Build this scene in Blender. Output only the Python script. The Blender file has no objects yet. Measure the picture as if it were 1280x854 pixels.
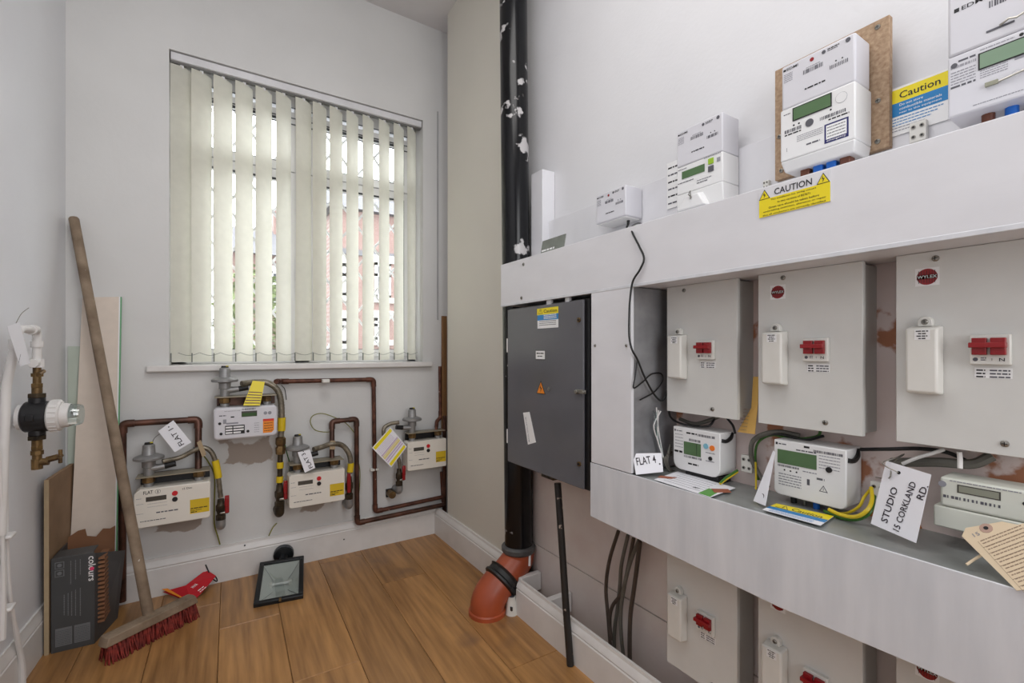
import bpy, bmesh, math, random
from mathutils import Vector, Matrix
random.seed(7)
R = math.radians
C = bpy.context.scene.collection
scene = bpy.context.scene
# ------------------------------------------------------------------ camera
YAW = R(32.7); F = 582.0; CX = 640.0; CY = 438.0; EYE = 1.0
cam = bpy.data.cameras.new('camera'); camo = bpy.data.objects.new('camera', cam); C.objects.link(camo)
camo.location = (0, 0, EYE); camo.rotation_euler = (R(90), 0, -YAW)
cam.sensor_width = 36; cam.lens = F/1280*36; cam.shift_y = (CY-427)/1280; cam.clip_start = .01
scene.camera = camo
# ------------------------------------------------------------------ world, lights, exposure
w = bpy.data.worlds.new('world'); scene.world = w; w.use_nodes = True
bg = w.node_tree.nodes['Background']; bg.inputs[0].default_value = (.93, .97, 1, 1); bg.inputs[1].default_value = 6.5
def area(name, loc, target, sx, sy, power, col=(1, 1, 1)):
    l = bpy.data.lights.new(name, 'AREA'); l.shape = 'RECTANGLE'; l.size = sx; l.size_y = sy; l.energy = power; l.color = col
    o = bpy.data.objects.new(name, l); C.objects.link(o); o.location = loc
    o.rotation_euler = (Vector(target)-Vector(loc)).to_track_quat('-Z', 'Y').to_euler(); return o
area('ceiling_fill', (.2, .55, 2.68), (.25, .9, 0), 1.0, 1.0, 14.5, (1, .98, .96))  # added soft fill below the ceiling, no lamp fixture there
area('rear_fill', (.55, -1.0, 1.55), (-.1, 2.4, 1.2), 1.0, 1.5, 21, (.97, .98, 1))  # added fill behind the camera; the closed wall there has no doorway
scene.view_settings.view_transform = 'Standard'; scene.view_settings.look = 'None'
scene.view_settings.gamma = 1; scene.view_settings.exposure = 0.0
scene.view_settings.use_curve_mapping = False
scene.cycles.max_bounces = 8
# ------------------------------------------------------------------ sight lines: where a line of sight meets a plane of the room
def ray(px, py):
    x = (px-CX)/F; z = -(py-CY)/F
    return Vector((x*math.cos(YAW)+math.sin(YAW), -x*math.sin(YAW)+math.cos(YAW), z))
def pr(px, py, X): r = ray(px, py); t = X/r.x; return Vector((X, r.y*t, EYE+r.z*t))
def pb(px, py, Y): r = ray(px, py); t = Y/r.y; return Vector((r.x*t, Y, EYE+r.z*t))
def pz(px, py, Z): r = ray(px, py); t = (Z-EYE)/r.z; return Vector((r.x*t, r.y*t, Z))
# ------------------------------------------------------------------ materials
MATS = {}
def srgb(c):
    return tuple((v/12.92 if v <= .04045 else ((v+.055)/1.055)**2.4) for v in c)
def mat(name, col, rough=.5, metal=0, var=.06, scale=8, bump=0, bscale=60, stretch=None, spec=.5, splat=None, col2=None, trans=0, coat=0, emit=0, thr=(.62,.66)):
    """procedural principled material; col in sRGB; splat=(colour, scale, threshold) adds flecks"""
    if name in MATS: return MATS[name]
    m = bpy.data.materials.new(name); m.use_nodes = True; nt = m.node_tree; N = nt.nodes; L = nt.links
    p = N['Principled BSDF']; p.inputs['Roughness'].default_value = rough; p.inputs['Metallic'].default_value = metal
    p.inputs['Specular IOR Level'].default_value = spec; p.inputs['Coat Weight'].default_value = coat
    tc = N.new('ShaderNodeTexCoord'); mp = N.new('ShaderNodeMapping'); L.new(tc.outputs['Object'], mp.inputs[0])
    if stretch: mp.inputs['Scale'].default_value = stretch
    nz = N.new('ShaderNodeTexNoise'); nz.inputs['Scale'].default_value = scale; nz.inputs['Detail'].default_value = 5
    L.new(mp.outputs[0], nz.inputs['Vector'])
    rp = N.new('ShaderNodeValToRGB'); c = srgb(col)
    c2 = srgb(col2) if col2 else tuple(max(0, v*(1-var*2.2)) for v in c)
    rp.color_ramp.elements[0].position = .3; rp.color_ramp.elements[1].position = .7
    rp.color_ramp.elements[0].color = (*c2, 1); rp.color_ramp.elements[1].color = (*(tuple(min(1, v*(1+var*.6)) for v in c) if not col2 else c), 1)
    L.new(nz.outputs[0], rp.inputs[0]); out = rp.outputs[0]
    if splat:
        n2 = N.new('ShaderNodeTexNoise'); n2.inputs['Scale'].default_value = splat[1]; n2.inputs['Detail'].default_value = 8
        L.new(tc.outputs['Object'], n2.inputs['Vector'])
        r2 = N.new('ShaderNodeValToRGB'); r2.color_ramp.elements[0].position = splat[2]; r2.color_ramp.elements[1].position = splat[2]+.02
        L.new(n2.outputs[0], r2.inputs[0]); mx = N.new('ShaderNodeMix'); mx.data_type = 'RGBA'
        L.new(r2.outputs[0], mx.inputs[0]); L.new(out, mx.inputs[6]); mx.inputs[7].default_value = (*srgb(splat[0]), 1); out = mx.outputs[2]
    L.new(out, p.inputs['Base Color'])
    if bump:
        n3 = N.new('ShaderNodeTexNoise'); n3.inputs['Scale'].default_value = bscale; n3.inputs['Detail'].default_value = 4
        L.new(mp.outputs[0], n3.inputs['Vector']); b = N.new('ShaderNodeBump'); b.inputs['Strength'].default_value = bump; b.inputs['Distance'].default_value = .01
        L.new(n3.outputs[0], b.inputs['Height']); L.new(b.outputs[0], p.inputs['Normal'])
    if trans:
        t = N.new('ShaderNodeBsdfTranslucent'); L.new(out, t.inputs[0]); ms = N.new('ShaderNodeMixShader'); ms.inputs[0].default_value = trans
        L.new(p.outputs[0], ms.inputs[1]); L.new(t.outputs[0], ms.inputs[2]); L.new(ms.outputs[0], N['Material Output'].inputs[0])
    MATS[name] = m; return m
def glass_mat(name, tint=(1, 1, 1), gl=.06):
    m = bpy.data.materials.new(name); m.use_nodes = True; nt = m.node_tree; N = nt.nodes; L = nt.links; N.clear()
    o = N.new('ShaderNodeOutputMaterial'); t = N.new('ShaderNodeBsdfTransparent'); t.inputs[0].default_value = (*tint, 1)
    g = N.new('ShaderNodeBsdfGlossy'); g.inputs['Roughness'].default_value = .02; f = N.new('ShaderNodeLayerWeight'); f.inputs[0].default_value = .2
    mu = N.new('ShaderNodeMath'); mu.operation = 'MULTIPLY_ADD'; mu.inputs[1].default_value = .35; mu.inputs[2].default_value = gl
    L.new(f.outputs['Fresnel'], mu.inputs[0]); x = N.new('ShaderNodeMixShader'); L.new(mu.outputs[0], x.inputs[0])
    L.new(t.outputs[0], x.inputs[1]); L.new(g.outputs[0], x.inputs[2]); L.new(x.outputs[0], o.inputs[0]); MATS[name] = m; return m

M_wallR = mat('white_wall_paint', (.88, .88, .89), .6, var=.02, scale=3, bump=.05, bscale=90)
M_ceil = mat('ceiling_paint', (.86, .85, .85), .8, var=.03, scale=3)
M_cream = mat('cream_panel_paint', (.83, .815, .775), .6, var=.02, scale=2, bump=.04)
M_skirt = mat('skirting_gloss', (.87, .86, .85), .35, var=.03, scale=14, bump=.05, bscale=40)
M_lowpanel = mat('painted_ply', (.87, .84, .82), .5, var=.05, scale=7, bump=.12, bscale=25, col2=(.83, .775, .755))
M_trunk = mat('brushed_white_paint', (.88, .88, .895), .42, var=.03, scale=5, stretch=(1, 2, 1), bump=.03, bscale=20)
M_shelf = mat('brushed_grey_white_paint', (.87, .875, .89), .33, scale=6, stretch=(3.5, .5, 1), col2=(.79, .80, .82), bump=.05, bscale=18)
M_shelftop = mat('galvanised_grey', (.62, .635, .63), .32, metal=.35, var=.12, scale=14, bump=.06)
M_return = mat('smeared_grey_metal', (.66, .66, .67), .35, metal=.45, scale=10, col2=(.5, .5, .51), bump=.06)
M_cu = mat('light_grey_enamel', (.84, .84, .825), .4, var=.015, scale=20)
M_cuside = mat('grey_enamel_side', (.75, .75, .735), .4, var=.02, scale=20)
M_plastic = mat('warm_white_plastic', (.87, .865, .84), .35, var=.02, scale=20)
M_red = mat('red_plastic', (.58, .07, .10), .35, var=.05)
M_black = mat('black_print', (.06, .06, .07), .5)
M_ink = mat('grey_print', (.35, .35, .38), .6)
M_inkl = mat('pale_grey_print', (.58, .58, .61), .6)
M_pen = mat('marker_ink', (.13, .07, .12), .6)
M_white = mat('white_sticker', (.93, .93, .93), .5, var=.01)
M_paper = mat('white_card', (.92, .92, .94), .6, var=.01)
M_yellow = mat('caution_yellow', (.94, .86, .10), .4, var=.02)
M_blue = mat('caution_blue', (.12, .50, .75), .4, var=.02)
M_orange = mat('orange_print', (.93, .55, .12), .4)
M_lilac = mat('pale_lilac_plastic', (.835, .833, .855), .38, var=.01)
M_metw = mat('white_meter_plastic', (.90, .90, .90), .35, var=.01)
M_lcd = mat('lcd_green', (.33, .45, .30), .2, var=.05)
M_lcd2 = mat('lcd_pale', (.50, .60, .50), .2, var=.05)
M_lcdg = mat('lcd_dark', (.30, .29, .27), .2, var=.05)
M_navy = mat('navy_print', (.13, .14, .40), .4)
M_steel = mat('screw_steel', (.62, .61, .58), .3, metal=.9, var=.1)
M_zinc = mat('zinc_casting', (.60, .60, .60), .45, metal=.5, var=.1, scale=30, bump=.1)
M_brass = mat('dull_brass', (.55, .44, .27), .45, metal=.6, var=.25, scale=40, col2=(.32, .25, .17))
M_copper = mat('tarnished_copper', (.46, .30, .24), .45, metal=.55, scale=30, col2=(.27, .17, .14), splat=((.80, .76, .72), 60, .72))
M_copper2 = mat('dark_copper_pipe', (.42, .28, .23), .4, metal=.5, scale=18, col2=(.20, .15, .12))
M_hose = mat('steel_flex_hose', (.55, .52, .46), .4, metal=.6, var=.2, scale=50)
M_darkpipe = mat('dark_valve_metal', (.32, .27, .20), .5, metal=.5, scale=40, col2=(.15, .13, .10))
M_soil = mat('black_soil_pipe', (.045, .05, .065), .2, spec=.35, var=.2, scale=6, splat=((.74, .73, .73), 9, .615), stretch=(1, 1, .6))
M_clay = mat('orange_drain_pipe', (.70, .33, .19), .4, scale=9, col2=(.58, .26, .15), splat=((.85, .62, .5), 35, .75))
M_rubber = mat('black_rubber', (.10, .10, .10), .5, var=.2)
M_rubg = mat('grey_collar', (.33, .33, .33), .5, var=.2, scale=30)
M_cabinet = mat('charcoal_gloss_paint', (.38, .38, .40), .17, var=.04, scale=5, splat=((.80, .76, .74), 21, .77), bump=.09, bscale=3)
M_cabside = mat('black_cabinet_frame', (.10, .10, .11), .4)
M_osb = mat('chipboard', (.72, .62, .51), .8, scale=130, col2=(.58, .47, .37), bump=.15, bscale=130)
M_cable = mat('black_cable', (.07, .07, .075), .4)
M_cableg = mat('grey_cable', (.40, .39, .36), .5, var=.1, scale=20)
M_cabled = mat('brown_grey_cable', (.30, .26, .23), .5, var=.15, scale=20)
M_gy = mat('yellow_wire', (.85, .74, .12), .4)
M_gg = mat('green_wire', (.22, .42, .14), .4)
M_olive = mat('olive_earth_wire', (.50, .50, .18), .5)
M_cblue = mat('blue_sleeve', (.10, .42, .80), .4)
M_cbrown = mat('brown_sleeve', (.42, .24, .17), .4)
M_wood = mat('weathered_broom_wood', (.60, .53, .45), .75, scale=14, col2=(.44, .37, .30), stretch=(1, 1, 1), bump=.2, bscale=60, splat=((.82, .8, .76), 45, .73))
M_bristle = mat('red_bristle', (.58, .20, .16), .7, scale=60, col2=(.33, .09, .08))
M_hard = mat('brown_hardboard', (.60, .49, .38), .7, scale=9, col2=(.50, .40, .30), bump=.05)
M_hardedge = mat('board_edge', (.68, .60, .48), .7)
M_pboard = mat('pale_pink_board', (.86, .81, .76), .6, var=.02, scale=5, stretch=(6, 6, .4))
M_green = mat('green_edge', (.42, .66, .48), .6)
M_boxd = mat('charcoal_card', (.27, .275, .28), .5, var=.05)
M_boxg = mat('grey_label_print', (.44, .45, .46), .5)
M_card = mat('brown_cardboard', (.54, .38, .27), .8, scale=12, col2=(.50, .34, .23))
M_pink = mat('pink_print', (.9, .25, .45), .5)
M_upvc = mat('white_window_plastic', (.93, .93, .94), .3, var=.01)
M_gasket = mat('dark_gasket', (.38, .39, .41), .6)
M_slat = mat('cream_blind_fabric', (.895, .89, .845), .8, var=.02, scale=30, trans=.38)
M_rail = mat('blind_rail', (.86, .86, .87), .35)
M_raild = mat('blind_rail_shadow_gap', (.45, .45, .44), .5)
M_grille = mat('grille_paint', (.88, .88, .88), .5)
M_tile = mat('dark_aluminium', (.13, .14, .15), .4, metal=.3)
M_reflect = mat('lamp_reflector', (.80, .82, .81), .35, metal=.15, var=.04)
M_tag = mat('beige_tag_paper', (.88, .80, .68), .7, var=.04, scale=6)
M_tagink = mat('brown_tag_ink', (.60, .51, .43), .7)
M_amber = mat('amber_paper', (.87, .70, .38), .6)
M_terra = mat('terracotta_stain', (.62, .36, .26), .7)
M_wpipe = mat('white_plastic_pipe', (.86, .85, .84), .4, var=.04)
M_slate = mat('slate_grey_card', (.47, .49, .46), .5, var=.1, scale=30)
M_paleg = mat('pale_green_board', (.74, .78, .73), .6, var=.03)
M_clear = glass_mat('clear_glass')
M_clearp = glass_mat('clear_plastic', (.88, .95, .95), .15)

def wall_back_mat():
    m = mat('grey_white_plaster', (.84, .84, .835), .62, var=.03, scale=2.5, bump=.06, bscale=40); nt = m.node_tree; N = nt.nodes; L = nt.links
    p = N['Principled BSDF']; src = p.inputs['Base Color'].links[0].from_socket
    tc = N.new('ShaderNodeTexCoord'); nz = N.new('ShaderNodeTexNoise'); nz.inputs['Scale'].default_value = 9; nz.inputs['Detail'].default_value = 6
    L.new(tc.outputs['Object'], nz.inputs['Vector'])
    def math_(op, a, b):
        n = N.new('ShaderNodeMath'); n.operation = op
        for i, v in enumerate((a, b)):
            if isinstance(v, (int, float)): n.inputs[i].default_value = v
            else: L.new(v, n.inputs[i])
        return n.outputs[0]
    sep = N.new('ShaderNodeSeparateXYZ'); L.new(tc.outputs['Object'], sep.inputs[0])
    off = math_('MULTIPLY', math_('SUBTRACT', nz.outputs[0], .5), .16)
    X = math_('ADD', sep.outputs[0], off); Z = math_('SUBTRACT', sep.outputs[2], off)
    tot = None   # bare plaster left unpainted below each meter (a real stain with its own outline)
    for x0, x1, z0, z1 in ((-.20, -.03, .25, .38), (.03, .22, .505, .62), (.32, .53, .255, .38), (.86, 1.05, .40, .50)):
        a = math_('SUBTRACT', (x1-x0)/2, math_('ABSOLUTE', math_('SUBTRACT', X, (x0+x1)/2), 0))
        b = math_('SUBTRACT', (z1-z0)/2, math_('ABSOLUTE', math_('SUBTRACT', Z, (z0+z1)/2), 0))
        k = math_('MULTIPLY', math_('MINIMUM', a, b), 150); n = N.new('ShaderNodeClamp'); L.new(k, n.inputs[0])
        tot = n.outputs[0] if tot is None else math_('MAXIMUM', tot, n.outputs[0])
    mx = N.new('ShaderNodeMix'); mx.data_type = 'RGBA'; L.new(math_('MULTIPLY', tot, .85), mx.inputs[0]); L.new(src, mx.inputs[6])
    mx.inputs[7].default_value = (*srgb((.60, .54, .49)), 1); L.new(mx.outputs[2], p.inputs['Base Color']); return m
M_wallB = wall_back_mat()
M_wallL = mat('left_wall_paint', (.88, .885, .90), .5, var=.02, scale=3, bump=.05)
def meterboard_mat():
    return mat('patchy_painted_board', (.88, .83, .82), .6, scale=4.5, col2=(.84, .76, .73), bump=.15, bscale=30, splat=((.66, .44, .32), 5.5, .56))
M_mboard = meterboard_mat()
def oak():
    m = bpy.data.materials.new('oak_laminate'); m.use_nodes = True; nt = m.node_tree; N = nt.nodes; L = nt.links; p = N['Principled BSDF']
    tc = N.new('ShaderNodeTexCoord'); oi = N.new('ShaderNodeObjectInfo'); mp = N.new('ShaderNodeMapping'); mp.inputs['Scale'].default_value = (9, .9, 9)
    ad = N.new('ShaderNodeVectorMath'); ad.operation = 'ADD'; cb = N.new('ShaderNodeCombineXYZ'); mu = N.new('ShaderNodeMath'); mu.operation = 'MULTIPLY'; mu.inputs[1].default_value = 37
    L.new(oi.outputs['Random'], mu.inputs[0]); L.new(mu.outputs[0], cb.inputs[0]); L.new(mu.outputs[0], cb.inputs[1]); L.new(tc.outputs['Object'], ad.inputs[0]); L.new(cb.outputs[0], ad.inputs[1])
    L.new(ad.outputs[0], mp.inputs[0])
    nz = N.new('ShaderNodeTexNoise'); nz.inputs['Scale'].default_value = 1.2; nz.inputs['Detail'].default_value = 3; nz.inputs['Distortion'].default_value = .6; L.new(mp.outputs[0], nz.inputs['Vector'])
    mr = N.new('ShaderNodeMath'); mr.operation = 'MULTIPLY'; mr.inputs[1].default_value = 13; L.new(nz.outputs[0], mr.inputs[0])
    fr = N.new('ShaderNodeMath'); fr.operation = 'SINE'; L.new(mr.outputs[0], fr.inputs[0])
    m2 = N.new('ShaderNodeMapping'); m2.inputs['Scale'].default_value = (26, 1.6, 26); L.new(ad.outputs[0], m2.inputs[0])
    n2 = N.new('ShaderNodeTexNoise'); n2.inputs['Scale'].default_value = 2; n2.inputs['Detail'].default_value = 6; L.new(m2.outputs[0], n2.inputs['Vector'])
    s = N.new('ShaderNodeMath'); s.operation = 'MULTIPLY_ADD'; s.inputs[1].default_value = .09; L.new(fr.outputs[0], s.inputs[0]); L.new(n2.outputs[0], s.inputs[2])
    rp = N.new('ShaderNodeValToRGB'); L.new(s.outputs[0], rp.inputs[0])
    rp.color_ramp.elements[0].position = .22; rp.color_ramp.elements[0].color = (*srgb((.50, .35, .20)), 1)
    rp.color_ramp.elements[1].position = .80; rp.color_ramp.elements[1].color = (*srgb((.74, .55, .34)), 1)
    n3 = N.new('ShaderNodeTexNoise'); n3.inputs['Scale'].default_value = 3.2; n3.inputs['Detail'].default_value = 3; L.new(ad.outputs[0], n3.inputs['Vector'])
    r3 = N.new('ShaderNodeValToRGB'); r3.color_ramp.elements[0].position = .63; r3.color_ramp.elements[1].position = .76; L.new(n3.outputs[0], r3.inputs[0])
    mx = N.new('ShaderNodeMix'); mx.data_type = 'RGBA'; L.new(r3.outputs[0], mx.inputs[0]); L.new(rp.outputs[0], mx.inputs[6]); mx.inputs[7].default_value = (*srgb((.48, .36, .27)), 1)
    hs = N.new('ShaderNodeHueSaturation'); hv = N.new('ShaderNodeMath'); hv.operation = 'MULTIPLY_ADD'; hv.inputs[1].default_value = .22; hv.inputs[2].default_value = .88
    L.new(oi.outputs['Random'], hv.inputs[0]); L.new(hv.outputs[0], hs.inputs['Value']); L.new(mx.outputs[2], hs.inputs['Color']); L.new(hs.outputs[0], p.inputs['Base Color'])
    p.inputs['Roughness'].default_value = .33; b = N.new('ShaderNodeBump'); b.inputs['Strength'].default_value = .08; b.inputs['Distance'].default_value = .003
    L.new(n2.outputs[0], b.inputs['Height']); L.new(b.outputs[0], p.inputs['Normal']); return m
M_oak = oak()
def brick_mat():
    m = bpy.data.materials.new('red_brickwork'); m.use_nodes = True; nt = m.node_tree; N = nt.nodes; L = nt.links; p = N['Principled BSDF']
    tc = N.new('ShaderNodeTexCoord'); mp = N.new('ShaderNodeMapping'); mp.inputs['Rotation'].default_value = (R(90), 0, 0); L.new(tc.outputs['Object'], mp.inputs[0])
    b = N.new('ShaderNodeTexBrick'); b.inputs['Scale'].default_value = 4.4; b.inputs['Color1'].default_value = (*srgb((.50, .40, .375)), 1); b.inputs['Color2'].default_value = (*srgb((.47, .37, .35)), 1)
    b.inputs['Mortar'].default_value = (*srgb((.52, .47, .45)), 1); b.inputs['Mortar Size'].default_value = .012; L.new(mp.outputs[0], b.inputs[0]); L.new(b.outputs[0], p.inputs['Base Color']); p.inputs['Roughness'].default_value = .9; return m
M_brick = brick_mat()

# ------------------------------------------------------------------ mesh builder
TXT = {}
def text_geo(s):
    if s not in TXT:
        c = bpy.data.curves.new('t', 'FONT'); c.body = s; c.resolution_u = 2; c.offset = .008; o = bpy.data.objects.new('t', c); C.objects.link(o)
        dg = bpy.context.evaluated_depsgraph_get(); me = bpy.data.meshes.new_from_object(o.evaluated_get(dg))
        vs = [tuple(v.co) for v in me.vertices]; fs = [tuple(p.vertices) for p in me.polygons]
        bpy.data.objects.remove(o); bpy.data.curves.remove(c); bpy.data.meshes.remove(me)
        x0 = min(v[0] for v in vs); x1 = max(v[0] for v in vs); y0 = min(v[1] for v in vs); y1 = max(v[1] for v in vs)
        TXT[s] = ([((v[0]-x0)/(x1-x0), (v[1]-y0)/(y1-y0)) for v in vs], fs)
    return TXT[s]
class MB:
    def __init__(s): s.V = []; s.Fc = []; s.I = []; s.mats = []
    def mi(s, m):
        if m not in s.mats: s.mats.append(m)
        return s.mats.index(m)
    def add(s, vs, fs, m, T=None):
        k = len(s.V); i = s.mi(m)
        for v in vs: s.V.append(tuple(T @ Vector(v)) if T else tuple(v))
        for f in fs: s.Fc.append(tuple(j+k for j in f)); s.I.append(i)
        return s
    def box(s, a, b, m, T=None):
        x0, y0, z0 = a; x1, y1, z1 = b
        if x0 > x1: x0, x1 = x1, x0
        if y0 > y1: y0, y1 = y1, y0
        if z0 > z1: z0, z1 = z1, z0
        v = [(x0, y0, z0), (x1, y0, z0), (x1, y1, z0), (x0, y1, z0), (x0, y0, z1), (x1, y0, z1), (x1, y1, z1), (x0, y1, z1)]
        return s.add(v, [(3, 2, 1, 0), (4, 5, 6, 7), (0, 1, 5, 4), (1, 2, 6, 5), (2, 3, 7, 6), (3, 0, 4, 7)], m, T)
    def poly(s, pts, z0, z1, m, T=None, taper=None):
        n = len(pts); ar = sum(pts[i][0]*pts[(i+1) % n][1]-pts[(i+1) % n][0]*pts[i][1] for i in range(n))
        if ar < 0: pts = pts[::-1]
        top = pts
        if taper:
            cx = sum(p[0] for p in pts)/n; cy = sum(p[1] for p in pts)/n
            top = [(cx+(p[0]-cx)*taper, cy+(p[1]-cy)*taper) for p in pts]
        v = [(*p, z0) for p in pts]+[(*p, z1) for p in top]
        f = [tuple(range(n))[::-1], tuple(range(n, 2*n))]+[(i, (i+1) % n, n+(i+1) % n, n+i) for i in range(n)]
        return s.add(v, f, m, T)
    def tube(s, path, r, m, n=10, T=None, smooth=0):
        P = [Vector(p) for p in path]
        if smooth: P = crom(P, smooth)
        N = len(P); rs = r if isinstance(r, (list, tuple)) else [r]*N
        if len(rs) != N: rs = [rs[int(i*(len(rs)-1)/(N-1))] for i in range(N)]
        tang = []
        for i in range(N):
            t = (P[min(i+1, N-1)]-P[max(i-1, 0)])
            tang.append(t.normalized() if t.length > 1e-9 else (tang[-1] if tang else Vector((0, 0, 1))))
        u = tang[0].orthogonal().normalized(); vs = []; fs = []
        for i in range(N):
            u = (u-tang[i]*u.dot(tang[i])).normalized(); w_ = tang[i].cross(u)
            for k in range(n):
                a = 2*math.pi*k/n; vs.append(tuple(P[i]+(u*math.cos(a)+w_*math.sin(a))*rs[i]))
        for i in range(N-1):
            for k in range(n):
                k2 = (k+1) % n; fs.append((i*n+k, i*n+k2, (i+1)*n+k2, (i+1)*n+k))
        fs.append(tuple(range(n))[::-1]); fs.append(tuple(range((N-1)*n, N*n)))
        return s.add(vs, fs, m, T)
    def lathe(s, p, d, prof, m, n=20, T=None):
        p = Vector(p); d = Vector(d).normalized(); return s.tube([p+d*t for t, r in prof], [max(r, 1e-4) for t, r in prof], m, n, T) if all(prof[i+1][0] > prof[i][0] for i in range(len(prof)-1)) else None
    def cyl(s, a, b, r, m, n=16, T=None): return s.tube([a, b], r, m, n, T)
    def disc(s, u, v, r, n0, n1, m, T=None, n=20): return s.cyl((u, v, n0), (u, v, n1), r, m, n, T)
    def text(s, st, u, v, wd, ht, n, m, T=None, rot=0):
        vs, fs = text_geo(st); rr = Matrix.Rotation(R(rot), 4, 'Z'); TT = Matrix.Translation((u, v, n)) @ rr
        if T: TT = T @ TT
        return s.add([(x*wd, y*ht, 0) for x, y in vs], fs, m, TT)
    def flat(s, u0, v0, u1, v1, n, m, T=None, t=.0004): return s.box((u0, v0, n-t), (u1, v1, n), m, T)
    def micro(s, u0, u1, v, h, n, m, T=None, gap=.3):
        x = u0
        while x < u1:
            l = random.uniform(.8, 2.6)*h*1.6; e = min(x+l, u1); s.flat(x, v, e, v+h, n, m, T, .0002); x = e+h*gap*2
        return s
    def bars(s, u0, u1, v0, v1, n, m, T=None, k=14):
        d = (u1-u0)/k
        for i in range(k):
            s.flat(u0+i*d, v0, u0+i*d+d*random.choice((.35, .5, .75)), v1, n, m, T, .0002)
        return s
    def build(s, name, parent=None, bevel=0, seg=2, smooth=35, world=False, label=None):
        me = bpy.data.meshes.new(name); off = Vector((0, 0, 0)); V = s.V
        if world:
            xs = [v[0] for v in V]; ys = [v[1] for v in V]; zs = [v[2] for v in V]
            off = Vector(((min(xs)+max(xs))/2, (min(ys)+max(ys))/2, min(zs))); V = [tuple(Vector(v)-off) for v in V]
        me.from_pydata(V, [], s.Fc)
        for m in s.mats: me.materials.append(m)
        me.polygons.foreach_set('material_index', s.I); me.update()
        if smooth:
            me.polygons.foreach_set('use_smooth', [True]*len(me.polygons)); me.set_sharp_from_angle(angle=R(smooth))
        o = bpy.data.objects.new(name, me); C.objects.link(o); o.location = off
        if parent: o.parent = parent
        if bevel:
            b = o.modifiers.new('bevel', 'BEVEL'); b.width = bevel; b.segments = seg; b.limit_method = 'ANGLE'; b.angle_limit = R(40); b.harden_normals = False
        if label: o['label'] = label
        return o
def crom(P, k):
    out = []; Q = [P[0]*2-P[1]]+P+[P[-1]*2-P[-2]]
    for i in range(1, len(Q)-2):
        a, b, c, d = Q[i-1:i+3]
        for j in range(k):
            t = j/k; out.append(.5*((2*b)+(c-a)*t+(2*a-5*b+4*c-d)*t*t+(3*b-a-3*c+d)*t**3))
    out.append(P[-1]); return out
def fillet(P, r, k=5):
    P = [Vector(p) for p in P]; out = [P[0]]
    for i in range(1, len(P)-1):
        a = (P[i-1]-P[i]); b = (P[i+1]-P[i]); rr = min(r, a.length*.45, b.length*.45); A = P[i]+a.normalized()*rr; B = P[i]+b.normalized()*rr
        for j in range(k+1):
            t = j/k; out.append(A*(1-t)**2+P[i]*2*t*(1-t)+B*t*t)
    out.append(P[-1]); return out
def tag(o, label, cat, group=None, kind=None):
    if label: o['label'] = label
    if cat: o['category'] = cat
    if group: o['group'] = group
    if kind: o['kind'] = kind
    return o
def struct(o): o['kind'] = 'structure'; return o
MW = {}
def thing(name, label, cat, M, group=None):
    o = bpy.data.objects.new(name, None); C.objects.link(o); o.empty_display_size = .05; o.matrix_world = M; MW[o.name] = M
    return tag(o, label, cat, group)
def frame(O, U, Vv):
    O = Vector(O); U = Vector(U).normalized(); Vv = Vector(Vv); Vv = (Vv-U*Vv.dot(U)).normalized(); N = U.cross(Vv)
    return Matrix(((U.x, Vv.x, N.x, O.x), (U.y, Vv.y, N.y, O.y), (U.z, Vv.z, N.z, O.z), (0, 0, 0, 1)))
def FR(O): return frame(O, (0, -1, 0), (0, 0, 1))      # on the right wall: u runs towards the camera, n into the room
def FB(O): return frame(O, (1, 0, 0), (0, 0, 1))       # on the back wall
def loc(M, p): return M.inverted() @ p

# ================================================================== STRUCTURE
YB = 2.386; XR = 1.12; ZC = 2.77; YF = -1.35
def XL(y): return -.468-(YB-y)*.06
# floor: slab and planks
struct(MB().box((-.75, YF, -.06), (1.25, YB+.02, -.012), mat('dark_underlay', (.20, .15, .11), .9)).build('floor', smooth=0))
floor = bpy.data.objects['floor']
al = R(1.5); pw = .196; su = Vector((math.cos(al), -math.sin(al), 0)); sv = Vector((math.sin(al), math.cos(al), 0))
s0 = pz(366.7, 854, 0).dot(su)
jt = {-1: pz(312, 777, 0).dot(sv), 0: pz(407, 840, 0).dot(sv), 2: pz(506, 723, 0).dot(sv), 1: 1.05, -2: .9, -3: 1.5, 3: 1.25, 4: .7, -4: 1.1, -5: .8}
TR = frame((0, 0, 0), su, sv)
for k in range(-5, 5):
    a = s0+k*pw; j = jt.get(k, 1)
    t = j-4*1.28
    while t < YB:
        t1 = t+1.28
        lo = max(t, YF+.02); hi = min(t1, YB+.03)
        if hi-lo > .05:
            b = MB().box((a+.0006, lo+.0008, -.012), (a+pw-.0006, hi-.0008, 0), M_oak)
            o = b.build('plank', floor, bevel=.0012, seg=1, smooth=0)
            # give each plank its own origin and turn it with the flooring
            c = Vector((a+pw/2, (lo+hi)/2, 0)); o.data.transform(Matrix.Translation(-c)); o.matrix_local = TR @ Matrix.Translation(c)
        t = t1
# ceiling
struct(MB().box((-.8, YF, ZC), (1.3, YB+.25, ZC+.1), M_ceil).build('ceiling', smooth=0))
# back wall with window opening
WX0 = -.153; WX1 = .958; WZ0 = .938; WZ1 = 2.248; WT = .24
b = MB()
b.box((-.8, YB, 0), (WX0, YB+WT, ZC), M_wallB); b.box((WX1, YB, 0), (1.4, YB+WT, ZC), M_wallB)
b.box((WX0, YB, 0), (WX1, YB+WT, WZ0-.001), M_wallB); b.box((WX0, YB, WZ1), (WX1, YB+WT, ZC), M_wallB)
struct(b.build('wall_back', smooth=0))
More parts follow.
